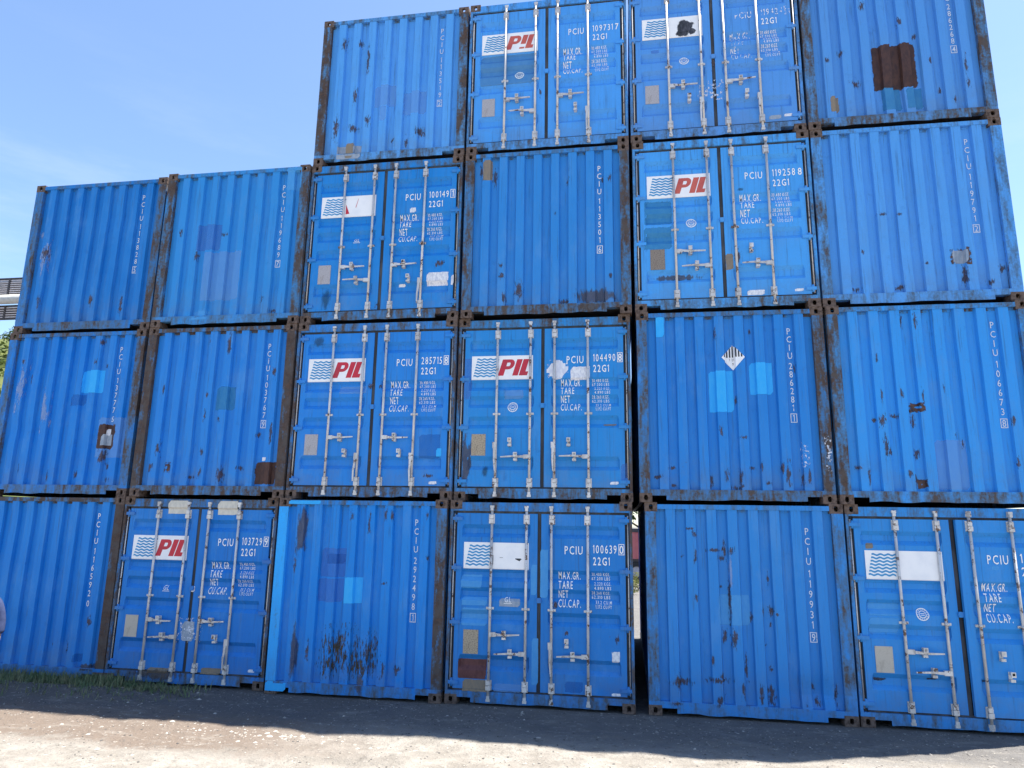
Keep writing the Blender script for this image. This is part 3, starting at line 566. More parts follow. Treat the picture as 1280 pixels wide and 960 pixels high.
# ------------------------------------------------------------------ the stack
# (row, column): x shift, y shift, blue, wear, front ('end' or 'door'), serial, check digit, label and the details of that front
B1, B2, B3 = (0.012, 0.230, 0.670), (0.075, 0.320, 0.740), (0.008, 0.190, 0.600)  # B2: veiling glare over the upper and right containers put into the tint
B4 = (0.024, 0.262, 0.690)
BOXES = {
 (1, 1): dict(dx=-.064, dy=.032, b=B3, w=.95, s='116592', c='0', nobox=1, z=(2.296, 1.042), label='bottom row ribbed container behind the grass, serial 1165920, with a wide brown right post'),
 (1, 2): dict(dx=-.089, dy=.040, b=B3, w=.75, s='103729', c='9', door=1, logo='red', rods='hhhd', mark='GL', plate='cream', label='bottom row door container with cream tape strips and silver wrapping on its handles, serial 103729'),
 (1, 3): dict(dx=-.041, dy=-.076, b=B3, w=.62, s='292498', c='1', z=(2.28, 1.035), freshpost=1, label='ribbed container on the ground with bright blue left post and olive rust streaks, serial 292498'),
 (1, 4): dict(dx=-.035, dy=-.034, b=B3, w=.62, s='100639', c='0', door=1, logo='blank', rods='hhdh', mark='GL', plate='tan', label='door container on the ground with blank half sign and red oxide patch, serial 100639'),
 (1, 5): dict(dx=.094, dy=-.007, b=B4, w=.38, s='119931', c='9', z=(2.25, .98), label='ribbed container on the ground dotted with rust chips, right of the narrow gap, serial 119931'),
 (1, 6): dict(dx=.085, dy=.007, b=B4, w=.45, s='1', c='', door=1, logo='blank', rods='hhnn', mark='ring', plate='cream', ajar=1, label='rightmost bottom row container with its right door ajar and a cut off serial'),
 (2, 1): dict(dx=-.060, dy=.031, b=B3, w=.72, s='13777', c='5', nobox=1, z=(2.279, 1.176), label='ribbed container with bright blue square and rusty placard frame, second row far left, serial 137775'),
 (2, 2): dict(dx=-.003, dy=-.015, b=B1, w=.98, s='103767', c='9', z=(2.257, 1.075), label='ribbed container with brown posts, teal square and rust plate at lower right, serial 103767'),
 (2, 3): dict(dx=-.007, dy=.004, b=B1, w=.68, s='285715', c='8', door=1, logo='red', rods='hdhd', mark='', plate='grey2', label='door container with red logo and plain pale data plate, second row, serial 285715'),
 (2, 4): dict(dx=-.018, dy=.053, b=B4, w=.66, s='104490', c='8', door=1, logo='red', rods='dhdh', mark='ring', plate='tan', label='door container with a torn white diamond label beside its red logo, serial 104490'),
 (2, 5): dict(dx=.034, dy=-.023, b=B1, w=.66, s='286281', c='1', z=(2.28, 1.105), hazard=1, label='ribbed container with striped white hazard diamond and two bright blue squares, serial 286281'),
 (2, 6): dict(dx=.037, dy=-.029, b=B4, w=.62, s='106673', c='8', z=(2.285, 1.016), label='ribbed container with rusty square outline at mid height, second row far right, serial 106673'),
 (3, 1): dict(dx=-.038, dy=.050, b=B3, w=.52, s='113828', c='5', z=(2.279, 1.021), label='topmost ribbed container at the far left of the stack, serial 113828'),
 (3, 2): dict(dx=.012, dy=-.030, b=B4, w=.55, s='119689', c='7', z=(2.251, .979), label='topmost ribbed container of the second column, bright blue upper right corner, serial 119689'),
 (3, 3): dict(dx=-.001, dy=.014, b=B1, w=.62, s='100149', c='1', door=1, logo='scratched', rods='hhhd', mark='GL', plate='grey', label='door container with blank red scratched sign and torn white sticker, third row, serial 100149'),
 (3, 4): dict(dx=.011, dy=-.010, b=B4, w=.62, s='113501', c='6', z=(2.241, .975), label='ribbed container with a tan patch in its upper left corner, third row, serial 113501'),
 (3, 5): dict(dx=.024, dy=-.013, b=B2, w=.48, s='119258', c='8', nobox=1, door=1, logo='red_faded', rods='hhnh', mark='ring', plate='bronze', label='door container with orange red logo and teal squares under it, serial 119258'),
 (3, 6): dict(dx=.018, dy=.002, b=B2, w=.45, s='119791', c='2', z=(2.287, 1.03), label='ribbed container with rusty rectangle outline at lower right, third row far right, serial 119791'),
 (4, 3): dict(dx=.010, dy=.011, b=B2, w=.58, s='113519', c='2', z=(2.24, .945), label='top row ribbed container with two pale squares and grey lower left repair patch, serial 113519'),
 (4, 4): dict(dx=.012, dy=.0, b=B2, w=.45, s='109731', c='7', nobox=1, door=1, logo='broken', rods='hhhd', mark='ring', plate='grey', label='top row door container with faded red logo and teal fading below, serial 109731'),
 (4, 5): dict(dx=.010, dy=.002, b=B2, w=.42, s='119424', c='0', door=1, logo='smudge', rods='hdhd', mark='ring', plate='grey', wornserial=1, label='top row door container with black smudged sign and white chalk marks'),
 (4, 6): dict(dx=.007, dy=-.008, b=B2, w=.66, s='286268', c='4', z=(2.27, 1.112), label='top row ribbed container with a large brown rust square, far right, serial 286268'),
}
PW = {(1, 1): (.6, 1.1), (1, 3): (.5, .75), (1, 5): (.52, .48), (2, 1): (.5, .66), (2, 2): (.95, 1.0), (2, 5): (.62, .72), (2, 6): (.68, .6), (3, 1): (.55, .64), (3, 2): (.72, .72),
      (3, 4): (.68, .72), (3, 6): (.5, .36), (4, 3): (.8, .76), (4, 6): (.64, .68)}
SW = {(1, 1): .3, (1, 2): .5, (1, 3): .48, (1, 4): .42, (1, 5): .25, (1, 6): .3, (2, 1): .48, (2, 2): .70, (2, 3): .68, (2, 4): .6, (2, 5): .62, (2, 6): .55, (3, 1): .5, (3, 2): .45, (3, 3): .68,
      (3, 4): .66, (3, 5): .45, (3, 6): .34, (4, 3): .45, (4, 4): .36, (4, 5): .4, (4, 6): .6}
GROUP = 'blue shipping containers stacked in a wall'

def lettered_end(root, sp):
    bm = bmesh.new(); z0, z1 = sp['z']; n = len(sp['s'])
    # four letters, a small space, the digits and the check digit run down the wall
    slots = 4 + n + 1
    step = (z0 - z1) / (slots - 1 + 0.45)
    z = z0; h = 0.086
    txt = 'PCIU' + sp['s'] + sp['c']
    for i, ch in enumerate(txt):
        if i == 4: z -= step * 0.25
        if i == slots - 1:
            z -= step * 0.20
            drape(bm, 'end', 0.0058)
            mt = M['letter_soft' if (sp['dx'] * 1000) % 3 < 1.5 else 'letter']
            obj('serial_number', mesh('serial_number', bm, mt, fix=False), root); bm = bmesh.new()
        put_char(bm, ch, 2.003, z - h / 2, h, 0.78, 0.006, centre=True)
        if i < slots - 1: z -= step
    if not sp.get('nobox'): put_frame(bm, 2.003 - 0.042, 2.003 + 0.042, z - 0.060, z + 0.060, 0.010)
    drape(bm, 'end', 0.0058)
    obj('check_digit', mesh('check_digit', bm, mt, fix=False), root)

WEIGHTS = (('30.480 KGS.', '67.200 LBS'), ('2.220 KGS.', '4.890 LBS'), ('28.260 KGS.', '62.310 LBS'), ('33.2 CU.M', '1,172 CU.FT'))
def door_front(root, sp, rc):
    dx_leaf = []
    for side in (0, 1):
        lf = obj('door_leaf', ME_LEAF[side], root, color=(*sp['b'], sp['w'] * 0.6)); dx_leaf.append(lf)
    L, Rr = dx_leaf
    ajar = sp.get('ajar')
    def child(name, me, leaf, loc=(0, 0, 0)):
        o = obj(name, me, leaf, loc, color=(*sp['b'], sp['w'])); return o
    RX = (0.575, 1.047, 1.388, 1.855); YR = -0.002
    for i, x in enumerate(RX):
        lf = L if i < 2 else Rr
        rod = child('lock_rod', ME_ROD, lf, (x, YR, 0)); rod.rotation_euler = (0, R(random.gauss(0, 0.12)), R(random.uniform(0, 40)) if sp['rods'][i] == 'n' else 0)
        for z in (2.345, 0.245): child('rod_guide', ME_GUIDE, lf, (x, YR, z))
        child('rod_bracket', ME_BRACKET, lf, (x, YR, 1.195))
        st = sp['rods'][i]
        z = 0.868 if i in (0, 2) else 0.645
        dirn = 1 if i in (0, 2) else -1
        if rc in ((2, 4),): z = 0.80 if i in (0, 2) else 0.60
        if rc == (1, 4) and i == 2: z = 0.80
        if rc == (3, 5) and i == 3: z = 0.645
        rx = x + dirn * 0.195
        child('handle_retainer', ME_RETAIN, lf, (rx, -0.005, z - 0.005))
        if st == 'h':
            h = child('door_handle', ME_HANDLE, lf, (x, YR, z))
            if dirn < 0: h.rotation_euler = (0, R(180), 0); h.scale = (1, 1, 1)
            h.rotation_euler.y += R(random.uniform(-2.5, 2.5))
        elif st == 'd':
            h = child('door_handle', ME_HANDLE, lf, (x - 0.02, YR, z - 0.0))
            h.rotation_euler = (0, R(90 + random.uniform(-3, 3)), 0)
    for side, lf in ((0, L), (1, Rr)):
        for z in (2.345, 1.70, 1.005, 0.262):
            child('hinge', ME_HINGE[side], lf, (LEAF_X0 + 0.02 if side == 0 else CW - LEAF_X0 - 0.02, 0.02, z))
        child('hinge_bar', ME_PIN, root, (0.060 if side == 0 else CW - 0.060, 0.030, 0))
    child('seam_latch', ME_LATCH, L, (1.219, 0.004, 1.31))
    # sign with the wave mark and the letters
    bm = bmesh.new(); quad(bm, 0.20, 1.08, 1.69, 2.035); drape(bm, 'door', 0.0050)
    sg = obj('sign_panel', mesh('sign_panel', bm, M['white'], fix=False), L)
    bm = bmesh.new()
    for k in range(7):
        zc = 1.745 + k * 0.040; xa = 0.228 + k * 0.0085; wv = 0.315; n = 40; t = 0.0112
        pr = None
        for i in range(n + 1):
            x = xa + wv * i / n; dz = 0.0075 * math.sin(i / n * 2 * math.pi * 3.6 + 0.4)
            cur = (bm.verts.new((x, 0, zc + dz - t)), bm.verts.new((x, 0, zc + dz + t)))
            if pr: bm.faces.new((pr[0], cur[0], cur[1], pr[1]))
            pr = cur
    drape(bm, 'door', 0.0064); obj('wave_mark', mesh('wave_mark', bm, M['wave'], fix=False), L)
    lg = sp['logo']
    if lg in ('red', 'red_faded', 'broken'):
        bm = bmesh.new(); h = 0.235; z = 1.745
        def block(polys):
            for poly in polys:
                bm.faces.new([bm.verts.new((0.580 + 0.30 * q * h + px * 1.13, 0, z + q * h)) for px, q in poly])
        w = 0.070
        block([[(0, 0), (w, 0), (w, 1), (0, 1)]])                                           # P stem
        bowl = []
        n = 12
        cx, rz = w + 0.034, 0.31
        outer = [(w, 1.0), (cx, 1.0)] + [(cx + 0.064 * math.sin(a * math.pi / n), 0.69 + rz * math.cos(a * math.pi / n)) for a in range(1, n)] + [(cx, 0.38), (w, 0.38)]
        inner = [(w, 0.80), (cx, 0.80)] + [(cx + 0.012 * math.sin(a * math.pi / n), 0.69 + 0.11 * math.cos(a * math.pi / n)) for a in range(1, n)] + [(cx, 0.58), (w, 0.58)]
        for i in range(len(outer) - 1): block([[outer[i], outer[i + 1], inner[i + 1], inner[i]]])
        xi = 0.182
        if lg == 'broken': block([[(xi, .34), (xi + w, .34), (xi + w, 1), (xi, 1)], [(xi, 0), (xi + w, 0), (xi + w, .12), (xi, .12)]])
        else: block([[(xi, 0), (xi + w, 0), (xi + w, 1), (xi, 1)]])
        xl = 0.264
        block([[(xl, 0.24), (xl + w, 0.24), (xl + w, 1), (xl, 1)], [(xl, 0), (xl + 0.105, 0), (xl + 0.105, 0.24), (xl, 0.24)]])
        drape(bm, 'door', 0.0064)
        obj('logo_letters', mesh('logo_letters', bm, M['red' if lg == 'red' else 'red_faded'], fix=False), L)
    elif lg == 'smudge':
        for q in ((0.83, 1.86, 0.155, 0.13), (0.80, 1.76, 0.12, 0.075), (0.93, 1.77, 0.07, 0.07)):
            bm = patch_mesh('door', q[0] - q[2], q[1] - q[3], q[0] + q[2], q[1] + q[3], 0.0068 + q[2] * 0.002, 'rust')
            obj('ink_smudge', mesh('ink_smudge', bm, D['smudge'], fix=False), L)
    elif lg == 'scratched':
        bm = bmesh.new()
        bm.faces.new([bm.verts.new(q) for q in ((0.602, 0, 1.735), (0.66, 0, 1.745), (0.60, 0, 1.90))]); bm.faces.new([bm.verts.new(q) for q in ((0.755, 0, 1.84), (0.765, 0, 1.84), (0.80, 0, 1.985), (0.795, 0, 1.985))])
        drape(bm, 'door', 0.0064); obj('red_scratch', mesh('red_scratch', bm, M['red'], fix=False), L)
    elif rc == (1, 4):
        bm = bmesh.new()
        bm.faces.new([bm.verts.new(q) for q in ((0.90, 0, 1.825), (0.955, 0, 1.80), (0.985, 0, 1.825), (0.975, 0, 1.835), (0.90, 0, 1.835))]); quad(bm, 0.69, 0.735, 1.838, 1.843); quad(bm, 0.595, 0.604, 1.75, 1.87)
        drape(bm, 'door', 0.0064); obj('ink_smudge', mesh('ink_smudge', bm, M['gasket'], fix=False), L)
    # data plate
    pk = {'grey2': 'grey'}.get(sp['plate'], sp['plate'])
    child('data_plate', ME_PLATE[pk], L, (0.325, LEAF_Y - 0.003, 0.765))
    # class mark
    bm = bmesh.new()
    if sp['mark'] == 'GL':
        put_text(bm, 'GL', 0.765, 1.275, 0.062, bold=0.004); quad(bm, 0.755, 0.865, 1.255, 1.262)
    elif sp['mark'] == 'ring':
        ring(bm, 0.80, 1.295, 0.062, 0.072); ring(bm, 0.80, 1.295, 0.034, 0.042)
        for a in range(14):
            t = a * 2 * math.pi / 14; ring(bm, 0.80 + 0.052 * math.cos(t), 1.295 + 0.052 * math.sin(t), 0.0, 0.006, 5)
        quad(bm, 0.775, 0.825, 1.30, 1.308); quad(bm, 0.78, 0.82, 1.283, 1.290)
    if bm.verts:
        drape(bm, 'door', 0.0060); obj('class_mark', mesh('class_mark', bm, M['letter'], fix=False), L)
    else: bm.free()
    # writing on the right leaf
    X0, X1 = 1.555, 1.925
    worn_s = sp.get('wornserial'); sl = 0.0
    bm = bmesh.new(); put_text(bm, 'PCIU', X0, 1.905, 0.105, width=0.235, bold=0.006)
    drape(bm, 'door', 0.0058); obj('owner_code', mesh('owner_code', bm, M['letter_worn' if worn_s else 'letter'], fix=False), Rr)
    bm = bmesh.new()
    put_text(bm, sp['s'], X1, 1.925, 0.105, width=0.305 if len(sp['s']) > 1 else None, bold=0.006)
    drape(bm, 'door', 0.0058); obj('serial_number', mesh('serial_number', bm, M['letter_worn' if worn_s else 'letter'], fix=False), Rr)
    if sp['c']:
        bm = bmesh.new(); put_char(bm, sp['c'], 2.292, 1.925, 0.105, 0.74, 0.012, centre=True)
        if not sp.get('nobox'): put_frame(bm, 2.255, 2.329, 1.908, 2.047, 0.008)
        drape(bm, 'door', 0.0058); obj('check_digit', mesh('check_digit', bm, M['letter_worn' if worn_s else 'letter'], fix=False), Rr)
    bm = bmesh.new(); put_text(bm, '22G1' if len(sp['s']) > 1 else '2', X1, 1.775, 0.100, width=0.215 if len(sp['s']) > 1 else None)
    drape(bm, 'door', 0.0058); obj('size_code', mesh('size_code', bm, M['letter'], fix=False), Rr)
    for k, (s, w, it) in enumerate((('MAX.GR.', 0.285, 0), ('TARE', 0.185, 1), ('NET', 0.125, 0), ('CU.CAP.', 0.29, 1))):
        x = 1.475 - k * 0.006 * (1 if sl else 0); z = 1.585 - k * 0.116
        bm = bmesh.new(); put_text(bm, s, x, z, 0.096, width=w, bold=0.006, slant=sl if it else 0)
        drape(bm, 'door', 0.0058); obj('weight_heading', mesh('weight_heading', bm, M['letter_worn' if worn_s else 'letter'], fix=False), Rr)
    if len(sp['s']) > 1:
        for k, s in enumerate(q for ab in WEIGHTS for q in ab):
            z = 1.585 - (k // 2) * 0.116 + (-0.002 if k % 2 else 0.052)
            off = (0, 0.035, 0, 0.05)[k // 2]
            bm = bmesh.new(); put_text(bm, s, 1.905 + off, z, 0.040, width=0.235 - off * 0.6, bold=0.004, slant=sl if k // 2 % 2 else 0)
            drape(bm, 'door', 0.0058); obj('weight_figure', mesh('weight_figure', bm, M['letter'], fix=False), Rr)
    if ajar:
        # right leaf stands a little open on its right hinges; its pieces turn with it
        px, py = CW - 0.05, 0.03
        a = R(3.0)
        Rr.matrix_local = Matrix.Translation((px, py, 0)) @ Matrix.Rotation(a, 4, 'Z') @ Matrix.Translation((-px, -py, 0))
    return L, Rr

DIAMOND_BLACK = None
D['smudge'] = decal('black_ink_smudge', (0.03, 0.032, 0.04), (0.09, 0.09, 0.11), 0.62, 9, (1, 1, 0.8), 0.95, 0.60, 0.12)
M['black'] = simple('black_print', (0.02, 0.022, 0.03), (0.035, 0.035, 0.045), 8)
def hazard_label(root):
    cx, cz, r = 1.268, 1.927, 0.150
    bm = bmesh.new(); bm.faces.new([bm.verts.new(q) for q in ((cx - r, 0, cz), (cx, 0, cz - r * 1.15), (cx + r, 0, cz), (cx, 0, cz + r * 1.15))])
    drape(bm, 'end', 0.0052); o = obj('hazard_label', mesh('hazard_label', bm, M['white'], fix=False), root)
    bm = bmesh.new()
    for k in range(-3, 4):
        x = cx + k * 0.0365; w = 0.0095
        top = lambda xx: cz + (r - abs(xx - cx)) * 1.15 - 0.006
        bm.faces.new([bm.verts.new(q) for q in ((x - w, 0, cz + 0.004), (x + w, 0, cz + 0.004), (x + w, 0, max(cz + 0.006, top(x + w))), (x, 0, top(x) if k == 0 else max(top(x - w), top(x + w), cz + 0.007)), (x - w, 0, max(cz + 0.006, top(x - w))))])
    put_text(bm, '1 21', cx - 0.045, cz - 0.045, 0.034, bold=0.0); put_char(bm, '9', cx, cz - 0.105, 0.036, 0.8, 0.004, centre=True)
    drape(bm, 'end', 0.0066); obj('label_print', mesh('label_print', bm, M['black'], fix=False), o)

for rc, sp in BOXES.items():
    r, c = rc
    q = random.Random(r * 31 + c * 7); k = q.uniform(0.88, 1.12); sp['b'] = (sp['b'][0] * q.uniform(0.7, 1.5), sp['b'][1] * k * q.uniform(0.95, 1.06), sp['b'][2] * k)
    name = 'shipping_container'
    root = empty(name, ((c - 4) * 2.47 + sp['dx'], sp['dy'], (r - 1) * CH), sp['label'], 'container', GROUP)
    if rc == (2, 5): root.rotation_euler.z = R(0.45)
    if rc == (1, 5): root.rotation_euler.z = R(-0.15)
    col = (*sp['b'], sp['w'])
    for sx in (-1, 1):
        for sz in (-1, 1):
            for sy in (-1, 1):
                obj('corner_casting', CAST[sx, sz, sy], root, (0 if sx < 0 else CW, 0 if sy < 0 else CL, 0 if sz < 0 else CH), col)
    door = sp.get('door')
    posts = ME_POST_DOOR if door else ME_POST_END
    for i in (0, 1):
        po = obj('corner_post', posts[i], root, color=(*sp['b'], PW.get(rc, (sp['w'],) * 2)[i]))
        if sp.get('freshpost') and i == 0: po.color = (0.030, 0.42, 0.95, -0.3); po['label'] = 'freshly painted bright blue post'
    obj('bottom_sill', ME_SILL[(r * 7 + c * 3) % 5], root, color=(*sp['b'], SW.get(rc, sp['w'])))
    obj('top_header', ME_HEAD_DOOR if door else ME_HEAD_END, root, color=(*sp['b'], sp['w'] - 0.18))
    for i in (0, 1):
        obj('side_wall', ME_SIDE[i], root, color=col); obj('side_rail', ME_RAIL[i], root, color=col)
    for n, me in (('roof', ME_ROOF), ('floor_pan', ME_FLOOR), ('rear_wall', ME_BACK)): obj(n, me, root, color=col)
    dec = DECALS.get(rc, [])
    if door:
        obj('door_gasket', ME_GASKET, root, color=col)
        L, Rr = door_front(root, sp, rc)
        add_decals(L, 'door', [d for d in dec if d[1] < 1.22]); add_decals(Rr, 'door', [d for d in dec if d[1] >= 1.22])
    else:
        dr = random.Random(r * 10 + c); DENTS[:] = [(dr.uniform(.3, 2.1), dr.uniform(.3, 2.2), dr.uniform(.12, .45), dr.uniform(.12, .5), dr.uniform(-.012, .022)) for _ in range(9)]
        obj('end_wall', end_wall_mesh(), root, color=(*sp['b'], sp['w'] * 0.7))
        lettered_end(root, sp)
        if sp.get('hazard'): hazard_label(root)
        add_decals(root, 'end', dec)
        if sp.get('freshpost'):
            for q in ((0.003, 0.0355, 0.30, 0.165), (0.14, 2.508, 0.62, 2.56)):
                bm = patch_mesh('end', q[0], q[1], q[2], q[3], 0.0014, 'rect'); obj('paint_patch', mesh('paint_patch', bm, D['bright'], fix=False), root)

# ------------------------------------------------------------------ ground
def ground_material():
    t = NT('dirt_and_gravel'); p = t.pos()
    big = t.noise(p, 0.55, 4, 0.6); mid = t.noise(p, 3.2, 5, 0.65); fine = t.noise(p, 38, 4, 0.7); peb = t.noise(p, 15, 3, 0.6)
    col = t.mix(t.ramp(mid, 0.35, 0.68), (0.200, 0.182, 0.157), (0.285, 0.264, 0.232))
    sp = t.n('ShaderNodeSeparateXYZ'); t.l(p, sp.inputs[0])
    # trodden brown earth on the left, colour turning darker grey towards the containers
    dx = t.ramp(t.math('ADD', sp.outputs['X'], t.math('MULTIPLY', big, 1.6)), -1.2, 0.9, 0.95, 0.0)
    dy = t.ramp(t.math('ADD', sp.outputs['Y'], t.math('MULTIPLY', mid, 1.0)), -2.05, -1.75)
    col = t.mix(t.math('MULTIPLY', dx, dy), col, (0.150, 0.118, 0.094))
    grey_y = t.ramp(t.math('ADD', sp.outputs['Y'], t.math('MULTIPLY', mid, 1.1)), -1.05, -0.35)
    col = t.mix(t.math('MULTIPLY', grey_y, 0.80), col, (0.105, 0.102, 0.100))
    col = t.mix(t.ramp(t.noise(p, 1.0, 5, 0.7, stretch=(1.6, 4.5, 1), off=(3, 3, 0)), 0.52, 0.70, 0, 0.5), col, (0.27, 0.248, 0.215))
    col = t.mix(t.ramp(t.noise(p, 6.5, 5, 0.7, off=(9, 1, 0)), 0.56, 0.72, 0, 0.6), col, (0.085, 0.078, 0.070))
    col = t.mix(t.ramp(fine, 0.52, 0.74, 0, 0.55), col, (0.10, 0.09, 0.08))
    col = t.mix(t.ramp(peb, 0.60, 0.72, 0, 0.50), col, (0.36, 0.335, 0.295))
    t.bump(t.math('ADD', t.math('ADD', fine, mid), t.math('MULTIPLY', peb, 1.2)), 0.9, 0.02)
    return t.fin(col, 0.95, spec=0.15)
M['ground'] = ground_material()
from mathutils import noise as mnoise
def relief(x, y):
    v = Vector((x * 1.3, y * 2.0, 0.3)); return mnoise.fractal(v, 0.9, 2.1, 5)
def hnoise(x, y):
    return 0.5 * math.sin(x * 2.1 + 1.3 * math.sin(y * 1.7)) * math.sin(y * 2.6 + 0.7) + 0.3 * math.sin(x * 5.3 + y * 3.1) + 0.2 * math.sin(x * 9.1 - y * 7.7 + 1)
def ground_z(x, y):
    d = max(0.0, min(1.0, (-0.12 - y) / 0.5)) * max(0.0, min(1.0, (y + 9) / 4.0))
    if not (-14 < x < 16): d = 0
    z = -0.004 + 0.030 * d * relief(x, y)
    m = max(0, min(1, (-3.4 - x) / 1.2)) * max(0, 1 - abs((y + 0.55) / 0.5)) if y < 0 else 0
    return z + 0.075 * m * m * (3 - 2 * m) if m else z
def axis(lo, hi, step, far):
    a = []; x = lo
    while x < hi: a.append(x); x += step
    a.append(hi); q = hi; s = step
    b = []
    while q < far: s *= 1.6; q += s; b.append(q)
    q = lo; s = step; c = []
    while q > -far: s *= 1.6; q -= s; c.append(q)
    return c[::-1] + a + b
bm = bmesh.new()
xs = axis(-9.0, 9.6, 0.06, 2500); ys = axis(-3.8, 0.4, 0.045, 2500)
g = [[bm.verts.new((x, y, ground_z(x, y))) for x in xs] for y in ys]
for j in range(len(ys) - 1):
    for i in range(len(xs) - 1): bm.faces.new((g[j][i], g[j][i + 1], g[j + 1][i + 1], g[j + 1][i]))
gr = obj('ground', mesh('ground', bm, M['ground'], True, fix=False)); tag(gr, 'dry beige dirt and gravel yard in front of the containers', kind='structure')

# loose gravel: real small stones
def stone(bm, x, y, s, rnd):
    z = ground_z(x, y)
    a = rnd.uniform(0, 6.28); ca, sa = math.cos(a), math.sin(a); fl = rnd.uniform(0.35, 0.75); el = rnd.uniform(0.7, 1.5)
    vs = []
    for vx, vy, vz in ((1, 0, 0), (0.3, 0.9, 0.1), (-0.8, 0.5, 0), (-0.7, -0.6, 0.1), (0.4, -0.9, 0), (0.1, 0.1, 0.9), (0, 0, -0.4)):
        q = (vx * el * rnd.uniform(0.75, 1.2), vy * rnd.uniform(0.75, 1.2), vz * fl * rnd.uniform(0.8, 1.2))
        vs.append(bm.verts.new((x + s * (q[0] * ca - q[1] * sa), y + s * (q[0] * sa + q[1] * ca), z + s * q[2] * 1.0 + s * 0.06)))
    for i in range(5):
        bm.faces.new((vs[i], vs[(i + 1) % 5], vs[5])); bm.faces.new((vs[(i + 1) % 5], vs[i], vs[6]))
def stone_material(name, a, b):
    t = NT(name); p = t.pos()
    c = t.mix(t.ramp(t.noise(p, 12, 3, 0.6), 0.35, 0.65), a, b); return t.fin(c, 0.9, spec=0.2)
rnd = random.Random(3)
for nm, lab, ma, n, smin, smax in (('gravel', 'loose pale gravel scattered over the yard', stone_material('pale_stone', (0.34, 0.315, 0.275), (0.20, 0.185, 0.165)), 8000, 0.003, 0.015),
                                   ('stone_chips', 'dark stone chips scattered over the yard', stone_material('dark_stone', (0.10, 0.095, 0.09), (0.06, 0.058, 0.056)), 4200, 0.004, 0.016)):
    bm = bmesh.new()
    for _ in range(n):
        x = rnd.uniform(-8, 8.5); y = -0.04 - 3.6 * rnd.random() ** 1.2
        k = hnoise(x * 0.7, y * 0.9)
        if k < -0.1 and rnd.random() < 0.6: continue
        stone(bm, x, y, smin + (smax - smin) * rnd.random() ** 3, rnd)
    tag(obj(nm, mesh(nm, bm, ma)), lab, kind='stuff')
# a few larger pale rubble stones
rub = stone_material('pale_rubble', (0.42, 0.39, 0.345), (0.28, 0.255, 0.22)); bm = bmesh.new()
for _ in range(330):
    if rnd.random() < 0.35: x, y = rnd.gauss(-1.75, 0.6), rnd.gauss(-1.78, 0.13)
    else: x, y = rnd.uniform(-6, 8), rnd.uniform(-3.0, -0.1)
    if y > -0.06: continue
    stone(bm, x, y, 0.007 + 0.024 * rnd.random() ** 3, rnd)
tag(obj('rubble', mesh('rubble', bm, rub)), 'broken pale rubble lying on the yard', kind='stuff')

# ------------------------------------------------------------------ grass along the foot of the left containers
def leafy(name, a, b, trans=0.25, scale=6):
    t = NT(name); p = t.pos()
    c = t.mix(t.ramp(t.noise(p, scale, 3, 0.6), 0.35, 0.68), a, b); t.fin(c, 0.7, spec=0.2)
    tr = t.n('ShaderNodeBsdfTranslucent'); t.l(c, tr.inputs[0]); mx = t.n('ShaderNodeMixShader'); mx.inputs[0].default_value = trans
    t.l(t.b.outputs[0], mx.inputs[1]); t.l(tr.outputs[0], mx.inputs[2]); t.l(mx.outputs[0], t.out.inputs[0]); return t.m
M['grass'] = leafy('weedy_grass', (0.115, 0.175, 0.080), (0.240, 0.235, 0.135))
bm = bmesh.new()
def blade(x, y, h, lean):
    a = rnd.uniform(0, 6.28); w = rnd.uniform(0.003, 0.007); z = ground_z(x, y) - 0.004
    dx, dy = math.cos(a) * lean, math.sin(a) * lean; px, py = -math.sin(a) * w, math.cos(a) * w
    v = [bm.verts.new(q) for q in ((x - px, y - py, z), (x + px, y + py, z), (x + dx * 0.4 + px * .8, y + dy * 0.4 + py * .8, z + h * 0.6), (x + dx * 0.4 - px * .8, y + dy * 0.4 - py * .8, z + h * 0.6), (x + dx, y + dy, z + h * rnd.uniform(0.75, 1)))]
    bm.faces.new((v[0], v[1], v[2], v[3])); bm.faces.new((v[3], v[2], v[4]))
n = 0
while n < 6500:
    x = rnd.uniform(-9.5, -3.0); y = -0.02 - abs(rnd.gauss(0, 0.42))
    if x > -4.3 and rnd.random() < (x + 4.3) / 1.1: continue
    if y < -0.95 or (y < -0.5 and hnoise(x * 2, y * 2) < 0.0 and rnd.random() < 0.7): continue
    h = rnd.uniform(0.05, 0.20) * (1.0 if x < -4.4 else 0.6) * (1.0 if y > -0.45 else 0.55)
    blade(x, y, h, rnd.uniform(0.02, 0.09)); n += 1
tag(obj('grass', mesh('grass', bm, M['grass'], fix=False)), 'short weedy grass along the foot of the left containers', kind='stuff')

# ------------------------------------------------------------------ beyond the stack: hill, trees, gantry, things seen through the narrow gap
M['hill'] = simple('scrubby_hillside', (0.095, 0.112, 0.028), (0.05, 0.075, 0.024), 0.25, rough=0.95, bump=0.8)
M['leaf_a'] = leafy('yellow_green_leaves', (0.100, 0.125, 0.026), (0.050, 0.080, 0.020), 0.35, 1.5)
M['leaf_b'] = leafy('dark_green_leaves', (0.040, 0.075, 0.025), (0.07, 0.105, 0.035), 0.3, 1.2)
M['bark'] = simple('bark', (0.10, 0.075, 0.055), (0.06, 0.045, 0.035), 6, rough=0.95, stretch=(4, 4, 0.6))
def hill_z(x, y):
    u = (x + 112) / 62.0; v = (y - 100) / 46.0
    return max(0.0, 37.0 * math.exp(-u * u - v * v) + 1.8 * math.sin(x * 0.21) * math.sin(y * 0.17 + 1) - 2.5) - 0.3
bm = bmesh.new(); N = 70
g = [[bm.verts.new((-260 + 320 * i / N, 20 + 200 * j / N, hill_z(-260 + 320 * i / N, 20 + 200 * j / N))) for i in range(N + 1)] for j in range(N + 1)]
